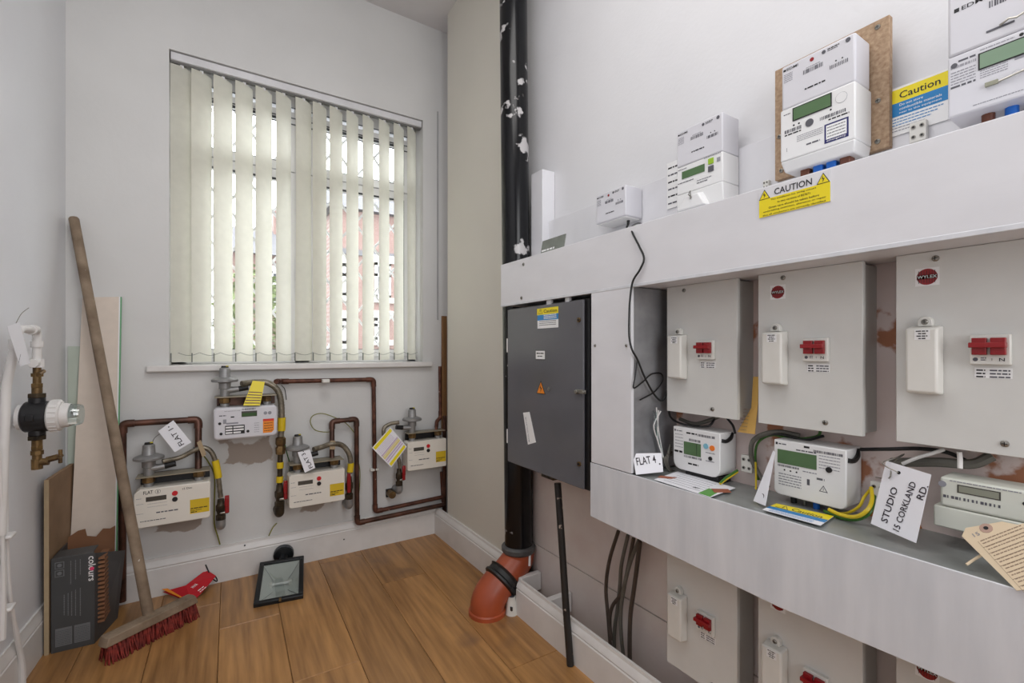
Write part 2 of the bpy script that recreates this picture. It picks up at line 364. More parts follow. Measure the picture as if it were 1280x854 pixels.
# left wall (slightly splayed)
b = MB(); b.add([(XL(YF), YF, 0), (XL(YB), YB, 0), (XL(YB)-.15, YB, 0), (XL(YF)-.15, YF, 0), (XL(YF), YF, ZC), (XL(YB), YB, ZC), (XL(YB)-.15, YB, ZC), (XL(YF)-.15, YF, ZC)],
    [(3, 2, 1, 0), (4, 5, 6, 7), (0, 1, 5, 4), (1, 2, 6, 5), (2, 3, 7, 6), (3, 0, 4, 7)], M_wallL); struct(b.build('wall_left', smooth=0))
struct(MB().box((XR, YF, 0), (XR+.15, YB, ZC), M_wallR).build('wall_right', smooth=0))
struct(MB().box((-.9, YF-.1, 0), (1.3, YF, ZC), M_wallR).build('wall_front', smooth=0))
# skirting boards with moulded top
def skirt(name, A, B, h=.145, t=.02):
    A = Vector(A); B = Vector(B); d = (B-A).normalized(); n = d.cross(Vector((0, 0, 1)))  # n points to the room when A->B keeps the room on its right
    prof = [(0, 0), (t, 0), (t, h*.72), (t*.8, h*.745), (t*.95, h*.78), (t*.78, h*.86), (t*.45, h*.93), (t*.4, h), (0, h)]
    vs = [tuple(P+n*p[0]+Vector((0, 0, p[1]))) for P in (A, B) for p in prof]; k = len(prof)
    fs = [(i, (i+1) % k, k+(i+1) % k, k+i) for i in range(k)]+[tuple(range(k)), tuple(range(k, 2*k))[::-1]]
    o = MB().add(vs, fs, M_skirt).build(name, smooth=25)
    bm = bmesh.new(); bm.from_mesh(o.data); bmesh.ops.recalc_face_normals(bm, faces=bm.faces); bm.to_mesh(o.data); bm.free()
    return struct(o)
skirt('baseboard_back', (XL(YB)+.0, YB, 0), (1.037, YB, 0), .153)
skirt('baseboard_left', (XL(YF), YF, 0), (XL(YB-.02), YB-.02, 0), .15, .014)
skirt('baseboard_right', (1.037, YB-.02, 0), (1.037, 1.62, 0), .143)
skirt('baseboard_right', (.985, pr(645, 768, .965).y, 0), (.985, YF, 0), .132)
for px, py in ((306, 682), (430, 674.5)):
    p = pb(px, py, YB-.0205); o = MB().cyl((0, .001, 0), (0, 0, 0), .0035, M_black, 10).build('nail_hole', bpy.data.objects['baseboard_back']); o.location = p
# blocks holding the near skirting off the wall
for px, py in ((660, 738), (697, 778)):
    p = pr(px, py, 1.03); struct(MB().box((.986, p.y-.012, .06), (1.085, p.y+.012, .128), M_skirt).build('trim_1', bevel=.002))
# cream boxing panel, runs floor to ceiling between window wall and soil pipe
yp0 = pr(559.5, 300, 1.037).y
struct(MB().box((1.037, 1.55, .0), (1.058, yp0, ZC), M_cream).build('trim_2', smooth=0))
# upper backing board and slim post
ybp = pr(680, 277, 1.09).y
struct(MB().box((1.09, YF+.01, 1.25), (1.119, ybp, 1.497), M_trunk).build('trim_3', bevel=.001))
pa = pr(664, 330, 1.06).y; pc = pr(678, 330, 1.06).y; zt = pr(671, 215, 1.06).z
struct(MB().box((1.06, pc, 1.2), (1.119, pa, zt), M_trunk).build('trim_4', bevel=.0015))
# meter board between the two trunkings (patchy paint) and lower painted panels
struct(MB().box((1.078, YF+.01, .66), (1.119, .99, 1.32), M_mboard).build('trim_5', smooth=0))
yl = pr(666.5, 650, 1.09).y
struct(MB().box((1.09, YF+.01, .225), (1.119, yl, .66), M_lowpanel).build('trim_6', smooth=0))
struct(MB().box((1.088, YF+.01, 0), (1.119, yl, .222), M_lowpanel).build('trim_7', smooth=0))

p = pb(547, 140, YB); q_ = pb(547, 400, YB)
struct(MB().box((p.x-.004, YB-.006, q_.z), (p.x+.003, YB, p.z), mat('grey_bead', (.66, .66, .66), .6)).build('trim_8', smooth=0))
# ================================================================== WINDOW
win = struct(MB().box((WX0, 2.50, WZ0), (WX0+.055, 2.56, WZ1), M_upvc).box((WX1-.05, 2.50, WZ0), (WX1, 2.56, WZ1), M_upvc)
    .box((WX0, 2.50, WZ1-.06), (WX1, 2.56, WZ1), M_upvc).box((WX0, 2.50, WZ0), (WX1, 2.56, WZ0+.045), M_upvc)
    .box((.335, 2.50, WZ0), (.405, 2.56, WZ1), M_upvc).build('window_1', bevel=.003))
def sash(x0, x1, z0, z1, nm='sash'):
    y0 = 2.492; y1 = 2.545; f = .042; b = MB()
    for a, c in (((x0, z0), (x0+f, z1)), ((x1-f, z0), (x1, z1)), ((x0+f, z0), (x1-f, z0+f)), ((x0+f, z1-f), (x1-f, z1))):
        b.box((a[0], y0, a[1]), (c[0], y1, c[1]), M_upvc)
    o = b.build(nm, win, bevel=.003)
    g = MB(); q = .003
    for a, c in (((x0+f-q, z0+f-q), (x0+f, z1-f+q)), ((x1-f, z0+f-q), (x1-f+q, z1-f+q)), ((x0+f, z0+f-q), (x1-f, z0+f)), ((x0+f, z1-f), (x1-f, z1-f+q))):
        g.box((a[0], y0-.002, a[1]), (c[0], y0+.02, c[1]), M_gasket)
    g.build('gasket', o, smooth=0); MB().box((x0+f, 2.52, z0+f), (x1-f, 2.526, z1-f), M_clear).build('pane', o, smooth=0)
sash(WX0+.05, .34, .965, 1.868); sash(.40, WX1-.03, .965, 1.868)
sash(WX0+.05, .34, 1.872, 2.165); sash(.40, WX1-.03, 1.872, 2.165)
h = MB(); h.box((.36, 2.47, 1.36), (.385, 2.50, 1.43), M_upvc); h.tube([(.373, 2.462, 1.41), (.373, 2.455, 1.34), (.371, 2.46, 1.28)], .008, M_gasket, 8); h.build('handle', win)
# fanlight vent lines
v = MB()
for z in (2.10, 2.13, 2.18): v.box((WX0+.06, 2.487, z), (WX1-.05, 2.492, z+.004), M_gasket)
v.build('vent', win, smooth=0)
struct(MB().box((WX0+.002, YB-.0, .912), (WX1-.002, 2.50, WZ0), M_skirt).box((pb(182, 460, YB-.03).x, YB-.03, .911), (pb(541, 460, YB-.03).x, YB, WZ0), M_skirt).build('window_sill', bevel=.006, seg=3)); 
bpy.data.objects['window_sill'].parent = win
# security grille just outside the glass
g = thing('security_grille', 'pale grey diamond lattice security grille outside the window glass', 'grille', Matrix.Translation((WX0, 2.585, WZ0)))
gw = WX1-WX0; gh = WZ1-WZ0; b1 = MB(); per = .20; ht = .25
def clipseg(x0, z0, x1, z1):
    t0, t1 = 0, 1; dx = x1-x0; dz = z1-z0
    for p, q in ((-dx, x0), (dx, gw-x0), (-dz, z0), (dz, gh-z0)):
        if p == 0: continue
        t = q/p
        if p < 0: t0 = max(t0, t)
        else: t1 = min(t1, t)
    return None if t0 >= t1 else ((x0+dx*t0, z0+dz*t0), (x0+dx*t1, z0+dz*t1))
for sgn in (1, -1):
    for k in range(-12, 24):
        x0 = k*per; x1 = x0+sgn*per*gh/ht
        c = clipseg(x0, 0, x1, gh)
        if c:
            (ax, az), (bx, bz) = c; y = .006*sgn; d = Vector((bx-ax, 0, bz-az)).normalized(); nrm = Vector((-d.z, 0, d.x))*.006
            A = Vector((ax, y, az)); B = Vector((bx, y, bz)); t = Vector((0, .0025, 0))
            MB().add([tuple(q) for q in (A-nrm-t, A+nrm-t, A+nrm+t, A-nrm+t, B-nrm-t, B+nrm-t, B+nrm+t, B-nrm+t)], [(3, 2, 1, 0), (4, 5, 6, 7), (0, 1, 5, 4), (1, 2, 6, 5), (2, 3, 7, 6), (3, 0, 4, 7)], M_grille).build('lattice_bar', g, smooth=0)
# vertical blind
bl = thing('vertical_blind', 'cream fabric vertical blind of fourteen turned slats in the window', 'blind', Matrix.Translation((WX0, 2.416, WZ0)))
YT = 2.416
MB().box((.004, -.022, gh-.036), (gw-.004, .022, gh-.003), M_rail).build('headrail', bl, bevel=.003)
MB().box((.004, -.010, gh-.042), (gw-.004, .012, gh-.036), M_raild).build('track', bl, smooth=0)
lefts = [213, 239.3, 266.8, 294, 319.3, 345, 368.2, 391, 412, 433, 453.2, 473.6, 492.3, 509.3]
SW = .089
for i, lx in enumerate(lefts):
    th = R(36)
    if i == 6: th = R(20)
    if i == 13: th = R(40)
    if i == 5: th = R(38)
    if i == 0: th = R(30)
    sx = SW*math.cos(th)/2; sy = SW*math.sin(th)/2
    xl = pb(lx, 300, YT-sy).x; cx = xl+sx - WX0
    vs = []; nv = 9; nh = 14; zb = .012; ztp = gh-.047
    for a in range(nh+1):
        for c in range(nv+1):
            u = (c/nv-.5); fz = a/nh; z = zb+(ztp-zb)*fz
            if a == nh: z -= .006*abs(u)*2
            tw = th + (R(14)*math.sin(fz*2.5) if i == 6 else R(1.2)*math.sin(fz*5+i))
            bow = .004*(1-4*u*u)
            vs.append((cx+u*SW*math.cos(tw)+bow*math.sin(tw), -.0+u*SW*math.sin(tw)-bow*math.cos(tw), z))
    fs = [(a*(nv+1)+c, a*(nv+1)+c+1, (a+1)*(nv+1)+c+1, (a+1)*(nv+1)+c) for a in range(nh) for c in range(nv)]
    o = MB().add(vs, fs, M_slat).build('slat', bl, smooth=60)
    MB().box((cx-.006, -.004, gh-.054), (cx+.006, .004, gh-.036), M_upvc).build('hanger', bl, smooth=0)
    MB().box((cx-SW/2*math.cos(th), -SW/2*math.sin(th)-.003, .012), (cx-SW/2*math.cos(th)+.004, -SW/2*math.sin(th)+.003, .05), M_slate).build('chain_clip', bl, smooth=0)
b = MB(); pts = []
for i in range(0, 14*6+1):
    t = i/(14*6); pts.append((.03+t*(gw-.06), -.028, .052-.012*abs(math.sin(math.pi*t*14))))
b.tube(pts, .0009, M_slate, 5); b.build('bottom_chain', bl)

# ================================================================== OUTSIDE
M_pave = mat('street_paving', (.42, .42, .41), .9); struct(MB().box((-14, YB+.4, -.5), (24, 30, -.3), M_pave).build('street', smooth=0))
M_slatef = mat('roof_slate', (.38, .38, .40), .8, var=.1, scale=3)
M_glassd = mat('house_window_glass', (.22, .25, .29), .15); M_stone = mat('pale_stone', (.86, .85, .82), .8)
def house(x0, x1, y, zt, label, wins, band):
    t = thing('brick_house', label, 'house', Matrix.Translation((x0, y, -.3))); W = x1-x0; H = zt+.3
    MB().box((0, 0, 0), (W, 5, H), M_brick).build('wall', t, smooth=0)
    b = MB(); b.add([(-.2, -.25, H), (W+.2, -.25, H), (W+.2, 5.2, H), (-.2, 5.2, H), (-.2, 2.5, H+1.5), (W+.2, 2.5, H+1.5)], [(0, 1, 5, 4), (2, 3, 4, 5), (0, 4, 3), (1, 2, 5), (3, 2, 1, 0)], M_slatef); b.build('roof', t, smooth=0)
    MB().box((-.05, -.06, band+.3), (W+.05, 0, band+.45), M_slatef).build('string_course', t, smooth=0)
    MB().box((W*.4, 2.1, H+1.2), (W*.4+.8, 2.8, H+2.3), M_brick).build('chimney', t, smooth=0)
    for wx, wz, ww, wh in wins:
        f = MB(); e = .09; X0 = wx-x0; Z0 = wz+.3
        f.box((X0, -.05, Z0), (X0+ww, .02, Z0+e), M_upvc); f.box((X0, -.05, Z0+wh-e), (X0+ww, .02, Z0+wh), M_upvc); f.box((X0, -.05, Z0), (X0+e, .02, Z0+wh), M_upvc); f.box((X0+ww-e, -.05, Z0), (X0+ww, .02, Z0+wh), M_upvc); f.box((X0, -.05, Z0+wh*.6), (X0+ww, .02, Z0+wh*.6+e), M_upvc)
        f.box((X0-.1, -.08, Z0+wh), (X0+ww+.1, .02, Z0+wh+.2), M_stone); f.box((X0-.1, -.1, Z0-.14), (X0+ww+.1, .02, Z0), M_stone)
        o = f.build('window', t, smooth=0); MB().box((X0+e, -.02, Z0+e), (X0+ww-e, -.01, Z0+wh-e), M_glassd).build('pane', o, smooth=0)
def px_h(px0, py0, px1, py1, Y): a = pb(px0, py1, Y); c = pb(px1, py0, Y); return (a.x, a.z, c.x-a.x, c.z-a.z)
hx = pb(418, 300, 13).x
house(hx, hx+9, 13, pb(470, 268, 13).z, 'red brick terraced house seen through the right half of the window', [px_h(468, 330, 488, 372, 13), px_h(468, 398, 486, 425, 13), px_h(428, 398, 436, 430, 13), px_h(428, 330, 436, 370, 13)], pb(470, 322, 13).z)
house(pb(285, 300, 17).x, hx+2, 19.5, pb(320, 318, 19.5).z, 'farther red brick house seen between the left slats of the blind', [px_h(393, 334, 415, 384, 19.5), px_h(393, 398, 415, 430, 19.5), px_h(338, 340, 352, 380, 19.5)], pb(320, 390, 19.5).z)
# tree / hedge
M_leaf = mat('leaf_green', (.42, .47, .28), .7, scale=3, col2=(.30, .36, .20))
tr = thing('street_tree', 'leafy green tree in front of the houses outside the window', 'tree', Matrix.Translation((pb(318, 400, 8).x, 8, -.3)))
b = MB()
for i in range(900):
    a = random.uniform(0, 6.28); u = random.uniform(-1, 1); r = random.uniform(.55, 1)
    p = Vector((math.cos(a)*math.sqrt(1-u*u)*.55*r, math.sin(a)*math.sqrt(1-u*u)*.55*r, 1.75+u*.85*r)); q = Matrix.Translation(p) @ Matrix.Rotation(random.uniform(0, 6), 4, 'Z') @ Matrix.Rotation(random.uniform(0, 3), 4, 'X')
    s_ = random.uniform(.05, .09); b.add([(-s_, 0, 0), (0, -s_*.5, 0), (s_, 0, 0), (0, s_*.5, 0)], [(0, 1, 2, 3)], M_leaf, q)
o = b.build('foliage', tr, smooth=0); o['kind'] = 'stuff'
MB().tube([(0, 0, 0), (.03, 0, .6), (0, .02, 1.5)], [.09, .07, .05], M_wood, 10).build('trunk', tr)

# ================================================================== RIGHT WALL: TRUNKING AND SHELF
XT = .90
yT = pr(626, 350, XT).y; y738 = pr(739, 450, XT).y; y790 = pr(789, 450, XT).y
def screw_mb(M=M_steel, r=.006):
    b = MB(); b.tube([(0, 0, 0), (0, 0, .0015), (0, 0, .003)], [r, r*.95, r*.5], M, 12)
    b.box((-r*.6, -r*.1, .0025), (r*.6, r*.1, .0034), M_black); b.box((-r*.1, -r*.6, .0025), (r*.1, r*.6, .0034), M_black); return b
SCREW = {}
def screw(parent, M, p, r=.006, n=0):
    key = round(r, 4)
    if key not in SCREW: SCREW[key] = screw_mb(r=r).build('screw', parent).data; o = C.objects[-1]
    else: o = bpy.data.objects.new('screw', SCREW[key]); C.objects.link(o); o.parent = parent
    q = loc(M, p); o.location = (q.x, q.y, n); return o
M = FR((XT, yT, 1.165)); t = thing('cable_trunking', 'long white painted cable trunking box above the row of grey units', 'trunking', M)
L = yT+.6
MB().box((0, 0, -.17), (L, .152, 0), M_trunk).build('casing', t, bevel=.0015)
MB().box((0, -.004, -.012), (L, .004, .0008), M_shelf).build('bottom_lip', t, bevel=.0008)
screw(t, M, pr(654.5, 330.5, XT), .006, .0002); screw(t, M, pr(652, 372.5, XT), .006, .0002)
# caution label on trunking
M2 = FR(pr(949, 273, XT-.0015)); t2 = thing('warning_label', 'yellow and white CAUTION label on the front of the white trunking', 'label', M2)
def span(M, a, X): return loc(M, pr(a[0], a[1], X))
lw = span(M2, (1038.5, 250), XT).x; yh = span(M2, (951, 250.5), XT).y; lh = span(M2, (1038, 211), XT).y
MB().box((0, 0, -.0012), (lw, lh, 0), M_trunk).box((0, 0, 0), (lw, yh*.98, .0003), M_yellow).build('sticker', t2, smooth=0)
b = MB(); b.text('CAUTION', lw*.235, yh+(lh-yh)*.12, lw*.53, (lh-yh)*.55, .0007, M_black)
for i, (s_, a, c) in enumerate((('This installation has wiring colours', .18, .82), ('to two versions of BS7671', .28, .74), ('Great care should be taken before', .15, .86), ('undertaking extension, alteration or repair', .07, .95), ('that all conductors are correctly identified', .06, .94))):
    b.text(s_, lw*a, yh*(.80-.19*i+(.0 if i < 2 else -.02)), lw*(c-a), yh*.11, .0007, M_black)
def tri(b, u, v, s, n, T=None, fill=M_yellow, mark='!'):
    b.poly([(u, v), (u+s, v), (u+s/2, v+s*.88)], n, n+.0003, M_black, T); b.poly([(u+s*.09, v+s*.05), (u+s*.91, v+s*.05), (u+s/2, v+s*.77)], n+.0003, n+.0005, fill, T)
    if mark == '!': b.flat(u+s*.46, v+s*.27, u+s*.54, v+s*.58, n+.0008, M_black, T); b.flat(u+s*.46, v+s*.13, u+s*.54, v+s*.2, n+.0008, M_black, T)
    else: b.poly([(u+s*.5, v+s*.62), (u+s*.38, v+s*.36), (u+s*.5, v+s*.38), (u+s*.46, v+s*.1), (u+s*.62, v+s*.42), (u+s*.5, v+s*.40)], n+.0005, n+.0008, M_black, T)
tri(b, 0, yh*.98, (lh-yh)*.98, .0003, mark='z'); tri(b, lw-(lh-yh)*1.0, yh*.98, (lh-yh)*.98, .0003, mark='z'); b.build('printed_text', t2, smooth=0)
# vertical cover between trunking and shelf
M = FR((XT, y738, .684)); t = thing('trunking_cover', 'upright white cover panel between the charcoal cabinet and the first grey unit', 'panel', M)
Lc = y738-y790
MB().box((0, 0, -.010), (Lc, .478, 0), M_trunk).build('front_panel', t, bevel=.001)
MB().box((Lc-.004, 0, -.178), (Lc, .478, -.010), M_return).build('side_return', t, smooth=0, label='smeared bare grey metal side')
screw(t, M, pr(744, 432, XT), .004, .0); screw(t, M, pr(783, 432, XT), .004, .0)
# shelf trunking
M = FR((XT, y738+.004, .53)); t = thing('shelf_trunking', 'deep grey-white brushed trunking ledge carrying meters and papers', 'trunking', M)
Ls = y738+.6
um = loc(M, pr(974, 700, XT)).x; MB().poly([(0, 0), (um, -.016), (um+.2, -.010), (Ls, -.010), (Ls, .152), (0, .152)], -.004, 0, M_shelf).build('front_panel', t, bevel=.001)
MB().box((0, 0, -.178), (Ls, .148, -.004), M_shelftop).build('ledge', t, bevel=.001, label='bare grey metal top surface')
# ================================================================== CHARCOAL CABINET
yc0 = pr(634.5, 500, XT).y; yc1 = pr(729, 500, XT).y; yc2 = pr(737.5, 500, XT+.012).y; zb = pr(634, 576.5, XT).z; zt2 = pr(700, 378.5, XT).z
M = FR((XT, yc0, zb)); t = thing('metal_cabinet', 'charcoal grey glossy steel isolator cabinet beside the soil pipe', 'cabinet', M)
W = yc0-yc1; H = zt2-zb
MB().box((-.004, -.002, -.155), (yc0-yc2, H+.004, -.010), M_cabside).build('body', t, bevel=.002, label='black cabinet frame')
d = MB().box((0, 0, -.008), (W, H, 0), M_cabinet).build('door', t, bevel=.002)
b = MB(); u, v = loc(M, pr(672, 411, XT)).xy; u2, v2 = loc(M, pr(698, 383, XT)).xy; sw = u2-u; sh = v2-v
b.flat(u, v, u2, v+sh*.42, .0006, M_white); b.flat(u, v+sh*.40, u2, v+sh*.70, .0007, M_blue); b.flat(u-.002, v+sh*.68, u2, v2, .0008, M_yellow)
b.text('Caution', u+sw*.32, v+sh*.76, sw*.62, sh*.16, .0013, M_black); tri(b, u+sw*.04, v+sh*.73, sw*.22, .0008); 
for i in range(3): b.micro(u+sw*.32, u+sw*.92, v+sh*(.62-.08*i), sh*.04, .0010, M_white); b.micro(u+sw*.1, u+sw*.9, v+sh*(.33-.09*i), sh*.03, .0009, M_ink)
b.build('sticker', d, smooth=0, label='yellow, blue and white Caution sticker')
b = MB(); u, v = loc(M, pr(669.5, 450, XT)).xy; b.flat(u, v, u+.054, v+.032, .0006, M_black); b.flat(u+.002, v+.003, u+.052, v+.030, .0009, M_white); b.micro(u+.007, u+.047, v+.020, .004, .0013, M_black); b.micro(u+.012, u+.040, v+.011, .003, .0013, M_black); b.build('maker_plate', d, smooth=0)
b = MB(); u, v = loc(M, pr(671.5, 492, XT)).xy; tri(b, u-.004, v, .050, .0003, fill=M_orange, mark='z'); b.build('hazard_sticker', d, smooth=0, label='orange high voltage triangle')
b = MB(); u, v = loc(M, pr(686.5, 486.5, XT)).xy; b.disc(u, v, .006, 0, .003, M_steel); b.build('lock', d)
P = [loc(M, pr(a, c, XT)) for a, c in ((660, 556), (670, 553), (662, 515), (654, 516))]; P = [(p.x, p.y) for p in P]
b = MB().poly(P, .0001, .0005, M_white); e0 = Vector(P[0]); e1 = Vector(P[3]); ang = math.degrees(math.atan2(e1.y-e0.y, e1.x-e0.x)); b.text('MAIN ISOLATOR', P[0][0]+.012, P[0][1]+.012, .085, .007, .0009, M_inkl, rot=ang); b.build('torn_label', d, smooth=0)
b = MB(); 
for px, py in ((724, 400), (724.5, 580)):
    q = loc(M, pr(px, py, XT)); b.disc(q.x, q.y, .007, 0, .004, M_brass); b.disc(q.x, q.y, .003, .004, .006, M_black)
b.build('fixing', d); b = MB(); q = loc(M, pr(728, 490, XT)); b.box((q.x-.022, q.y-.005, 0), (q.x+.018, q.y+.006, .006), M_steel); b.cyl((q.x-.018, q.y-.001, 0), (q.x-.018, q.y-.001, .012), .006, M_steel); b.cyl((q.x+.012, q.y, 0), (q.x+.012, q.y, .012), .005, M_steel); b.build('latch', d, bevel=.001)
b = MB()
for f in (.12, .72): b.box((-.006, H*f, -.008), (-.0005, H*f+.05, .001), M_wpipe)
b.build('hinge', d)
q = loc(M, pr(686, 592, XT+.04)); MB().box((q.x-.03, -.022, -.09), (q.x+.035, -.002, -.03), M_darkpipe).build('gland_plate', t, bevel=.002)
b = MB()
for px, wd in ((683, .012), (706, .010)): q = loc(M, pr(px, 378, XT)); b.box((q.x-wd, H-.02, -.018), (q.x+wd, H+.03, -.0095), M_white)
b.build('packing', t, smooth=0)
# conduit from the cabinet to the floor
A = pr(697, 604, .966); B = pz(713, 832, 0); Bm = B.copy(); 
o = MB().tube([A, A.lerp(B, .35), A.lerp(B, .7)+Vector((0, .002, 0)), B], .0115, mat('paint_flecked_black', (.13, .12, .115), .5, splat=((.66, .60, .55), 40, .63)), 12).build('conduit', world=True)
tag(o, 'dark paint-flecked conduit running from charcoal cabinet down to the floor', 'conduit')

# ================================================================== CONSUMER UNITS
XC = 1.005; CW = .195; CH = .3235
yA = pr(833.6, 450, XC).y; yBc = pr(947.7, 450, XC).y; yCc = pr(1120, 450, XC).y
def cu(y, z, label, logo, group):
    M = FR((XC, y, z)); t = thing('consumer_unit', label, 'fuse box', M, group)
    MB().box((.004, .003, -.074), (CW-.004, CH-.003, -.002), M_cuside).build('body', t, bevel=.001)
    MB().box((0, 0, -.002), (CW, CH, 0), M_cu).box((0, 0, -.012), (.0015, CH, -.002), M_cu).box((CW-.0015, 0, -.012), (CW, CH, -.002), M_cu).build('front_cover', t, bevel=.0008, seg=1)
    # fuse carrier cover: tapered rounded box with ear
    b = MB(); b.poly([(.019, .085), (.064, .085), (.064, .200), (.019, .200)], 0, .026, M_plastic, taper=.93); f = b.build('fuse_cover', t, bevel=.004, seg=3)
    b = MB(); pts = [(.033, .199), (.052, .199), (.052, .205)]+[(.0425+.0095*math.cos(a), .206+.0095*math.sin(a)) for a in (0, .5, 1.05, 1.57, 2.1, 2.6, 3.14)]; b.poly(pts, 0, .012, M_plastic); b.build('ear', f, bevel=.001)
    b = MB(); b.flat(.033, .176, .053, .193, .0265, M_white)
    for i, wd in enumerate((.016, .010, .014, .009)): b.micro(.043-wd/2, .043+wd/2, .1895-.004*i, .0018, .0269, M_black)
    b.build('printed_label', f, smooth=0)
    o = screw_mb(r=.0048).build('screw', f); o.location = (.0425, .206, .012)
    # main switch
    b = MB(); b.box((.096, .137, 0), (.141, .183, .010), M_plastic); m = b.build('main_switch', t, bevel=.0015)
    b = MB(); b.box((.100, .152, .010), (.1165, .178, .018), M_red); b.box((.1205, .152, .010), (.137, .178, .018), M_red); b.box((.098, .163, .014), (.1385, .171, .026), M_red); b.build('toggle', m, bevel=.001)
    b = MB(); b.disc(.103, .145, .003, .010, .0104, M_ink); b.text('N', .129, .1425, .006, .005, .0106, M_black); b.micro(.109, .115, .1465, .0014, .0105, M_ink); b.micro(.109, .115, .1435, .0014, .0105, M_ink); b.flat(.121, .143, .1215, .147, .0105, M_ink); b.build('printed_text', m, smooth=0)
    b = MB(); b.flat(.100, .116, .141, .132, .0004, M_white)
    for i in range(3): b.micro(.102, .112, .127-.005*i, .0022, .0008, M_black); b.micro(.117, .139, .127-.005*i, .0022, .0008, M_ink)
    b.build('rating_label', t, smooth=0)
    for u, v in ((.053, .311), (.133, .018)):
        o = screw_mb(r=.0052).build('screw', t); o.location = (u, v, 0)
    if logo:
        b = MB(); b.flat(.0265, .267, .058, .297, .0003, M_white); b.disc(.0422, .282, .0135, .0002, .0006, M_red, n=32); b.flat(.029, .2785, .0555, .2855, .0009, M_red)
        for i in range(7): b.flat(.031+i*.0035, .2715, .0316+i*.0035, .2925, .00075, M_black)
        b.flat(.0288, .2783, .0556, .2857, .0009, M_red)
        b.text('WYLEX', .0295, .2795, .0255, .005, .0013, M_white); b.build('logo_sticker', t, smooth=0, label='round red WYLEX sticker')
    return t
Z1 = EYE-.159; Z2 = .182
cu(yA, Z1, 'grey steel fuse box without a logo, first in the upper row', False, 'upper row of consumer units')
cu(yBc, Z1, 'grey steel fuse box with small round WYLEX logo, middle of the upper row', True, 'upper row of consumer units')
cu(yCc, Z1, 'grey steel fuse box with WYLEX logo nearest the camera in the upper row', True, 'upper row of consumer units')
cu(yA, Z2, 'grey steel fuse box under the ledge, nearest the hanging cables', False, 'lower row of consumer units')
cu(yBc, Z2, 'grey steel fuse box under the ledge, middle of the lower row', True, 'lower row of consumer units')
cu(yCc, Z2, 'grey steel fuse box under the ledge nearest the bottom right corner', True, 'lower row of consumer units')

# ================================================================== SMART METERS ABOVE TRUNKING
def edmi_hub_print(b, w_, v0, n, dot=True):
    """print on a hub face of width w_, bottom v0, height .09"""
    b.flat(.004, v0+.078, .009, v0+.082, n, M_black); b.text('EDMI', .011, v0+.0775, .022, .0050, n+.0004, M_black)
    if dot: b.disc(w_*.44, v0+.077, .0038, n-.0002, n+.0003, M_red)
    b.disc(w_*.60, v0+.080, .0035, n-.0002, n+.0003, M_ink); b.micro(w_*.65, w_*.8, v0+.0805, .002, n, M_black); b.micro(w_*.65, w_*.78, v0+.0775, .0014, n, M_ink)
    b.disc(w_*.91, v0+.081, .0042, n-.0002, n+.0003, M_ink)
    for i in range(5): b.micro(.005, .022, v0+.070-i*.0038, .0015, n, M_inkl)
    b.bars(w_*.32, w_*.60, v0+.054, v0+.062, n, M_ink); b.micro(w_*.36, w_*.55, v0+.064, .0012, n, M_inkl)
    b.bars(w_*.68, w_*.92, v0+.040, v0+.047, n, M_ink, k=11); b.disc(w_*.76, v0+.052, .0014, n-.0002, n+.0002, M_black, n=8); b.disc(w_*.84, v0+.052, .0014, n-.0002, n+.0002, M_black, n=8)
    b.micro(w_*.34, w_*.62, v0+.022, .0028, n, M_black)
# lone hub
XH = 1.018; O = pr(745.2, 280.8, XH); M = FR(O); wH = .125; t = thing('communications_hub', 'small pale EDMI box alone on the wall with black cable below', 'meter', M)
MB().box((0, 0, -.071), (wH, .09, 0), M_lilac).build('housing', t, bevel=.003, seg=3)
b = MB(); edmi_hub_print(b, wH, 0, .0004); b.build('printed_text', t, smooth=0)
MB().box((.006, -.004, -.064), (wH-.006, .001, -.006), M_metw).build('base', t, bevel=.001)
MB().tube([(.098, -.004, -.04), (.098, -.018, -.038), (.094, -.026, -.036)], [.005, .0035, .003], M_cable, 8).build('socket', t)
# meter 2 (green button, leaning lower cover)
XM = 1.02; O = pr(846, 164.5, XM); wM = .13; zt = pr(903.4, 139.2, XM).z; M = FR((XM, O.y, zt-.215)); hM = .215
t = thing('electricity_meter', 'pale electricity meter with small green button and wide bottom cover, above trunking', 'meter', M, 'electricity meters above the trunking')
MB().box((0, .122, -.068), (wM, hM, 0), M_lilac).build('hub', t, bevel=.003, seg=3, label='lilac tinted communications hub')
b = MB(); b.box((0, .05, -.068), (wM, .1215, -.0005), M_metw); b.add([(0, 0, -.068), (wM, 0, -.068), (wM, .05, -.068), (0, .05, -.068), (.0, .0, -.0), (wM, .0, -.004), (wM, .05, -.0005), (0, .05, -.0005)], [(3, 2, 1, 0), (4, 5, 6, 7), (0, 1, 5, 4), (1, 2, 6, 5), (2, 3, 7, 6), (3, 0, 4, 7)], M_metw); b.build('meter_body', t, bevel=.0025)
MB().poly([(.0, .0), (.10, .0), (.078, .04), (.030, .04)], -.002, .014, M_metw, taper=.8).build('terminal_cover', t, bevel=.003)
b = MB(); edmi_hub_print(b, wM, .125, .0004, dot=False); b.build('printed_text', t, smooth=0)
b = MB().flat(.016, .088, .082, .107, .0006, M_lcd); b.build('display', t, smooth=0); MB().box((.092, .100, 0), (.107, .1145, .0018), mat('lime_button', (.60, .75, .18), .4)).build('button', t, bevel=.001, label='green button'); MB().box((.092, .082, 0), (.107, .096, .0018), M_ink).build('button', t, bevel=.001, label='grey button')
b = MB(); b.micro(.004, .03, .113, .0015, .0002, M_ink); b.micro(.08, .125, .119, .002, .0002, M_inkl); b.micro(.06, .10, .070, .002, .0002, M_inkl); b.micro(.004, .05, .078, .002, .0002, M_ink); b.micro(.06, .09, .064, .002, .0002, M_ink); b.flat(.115, .1, .124, .11, .0003, M_inkl); b.build('printed_text', t, smooth=0)
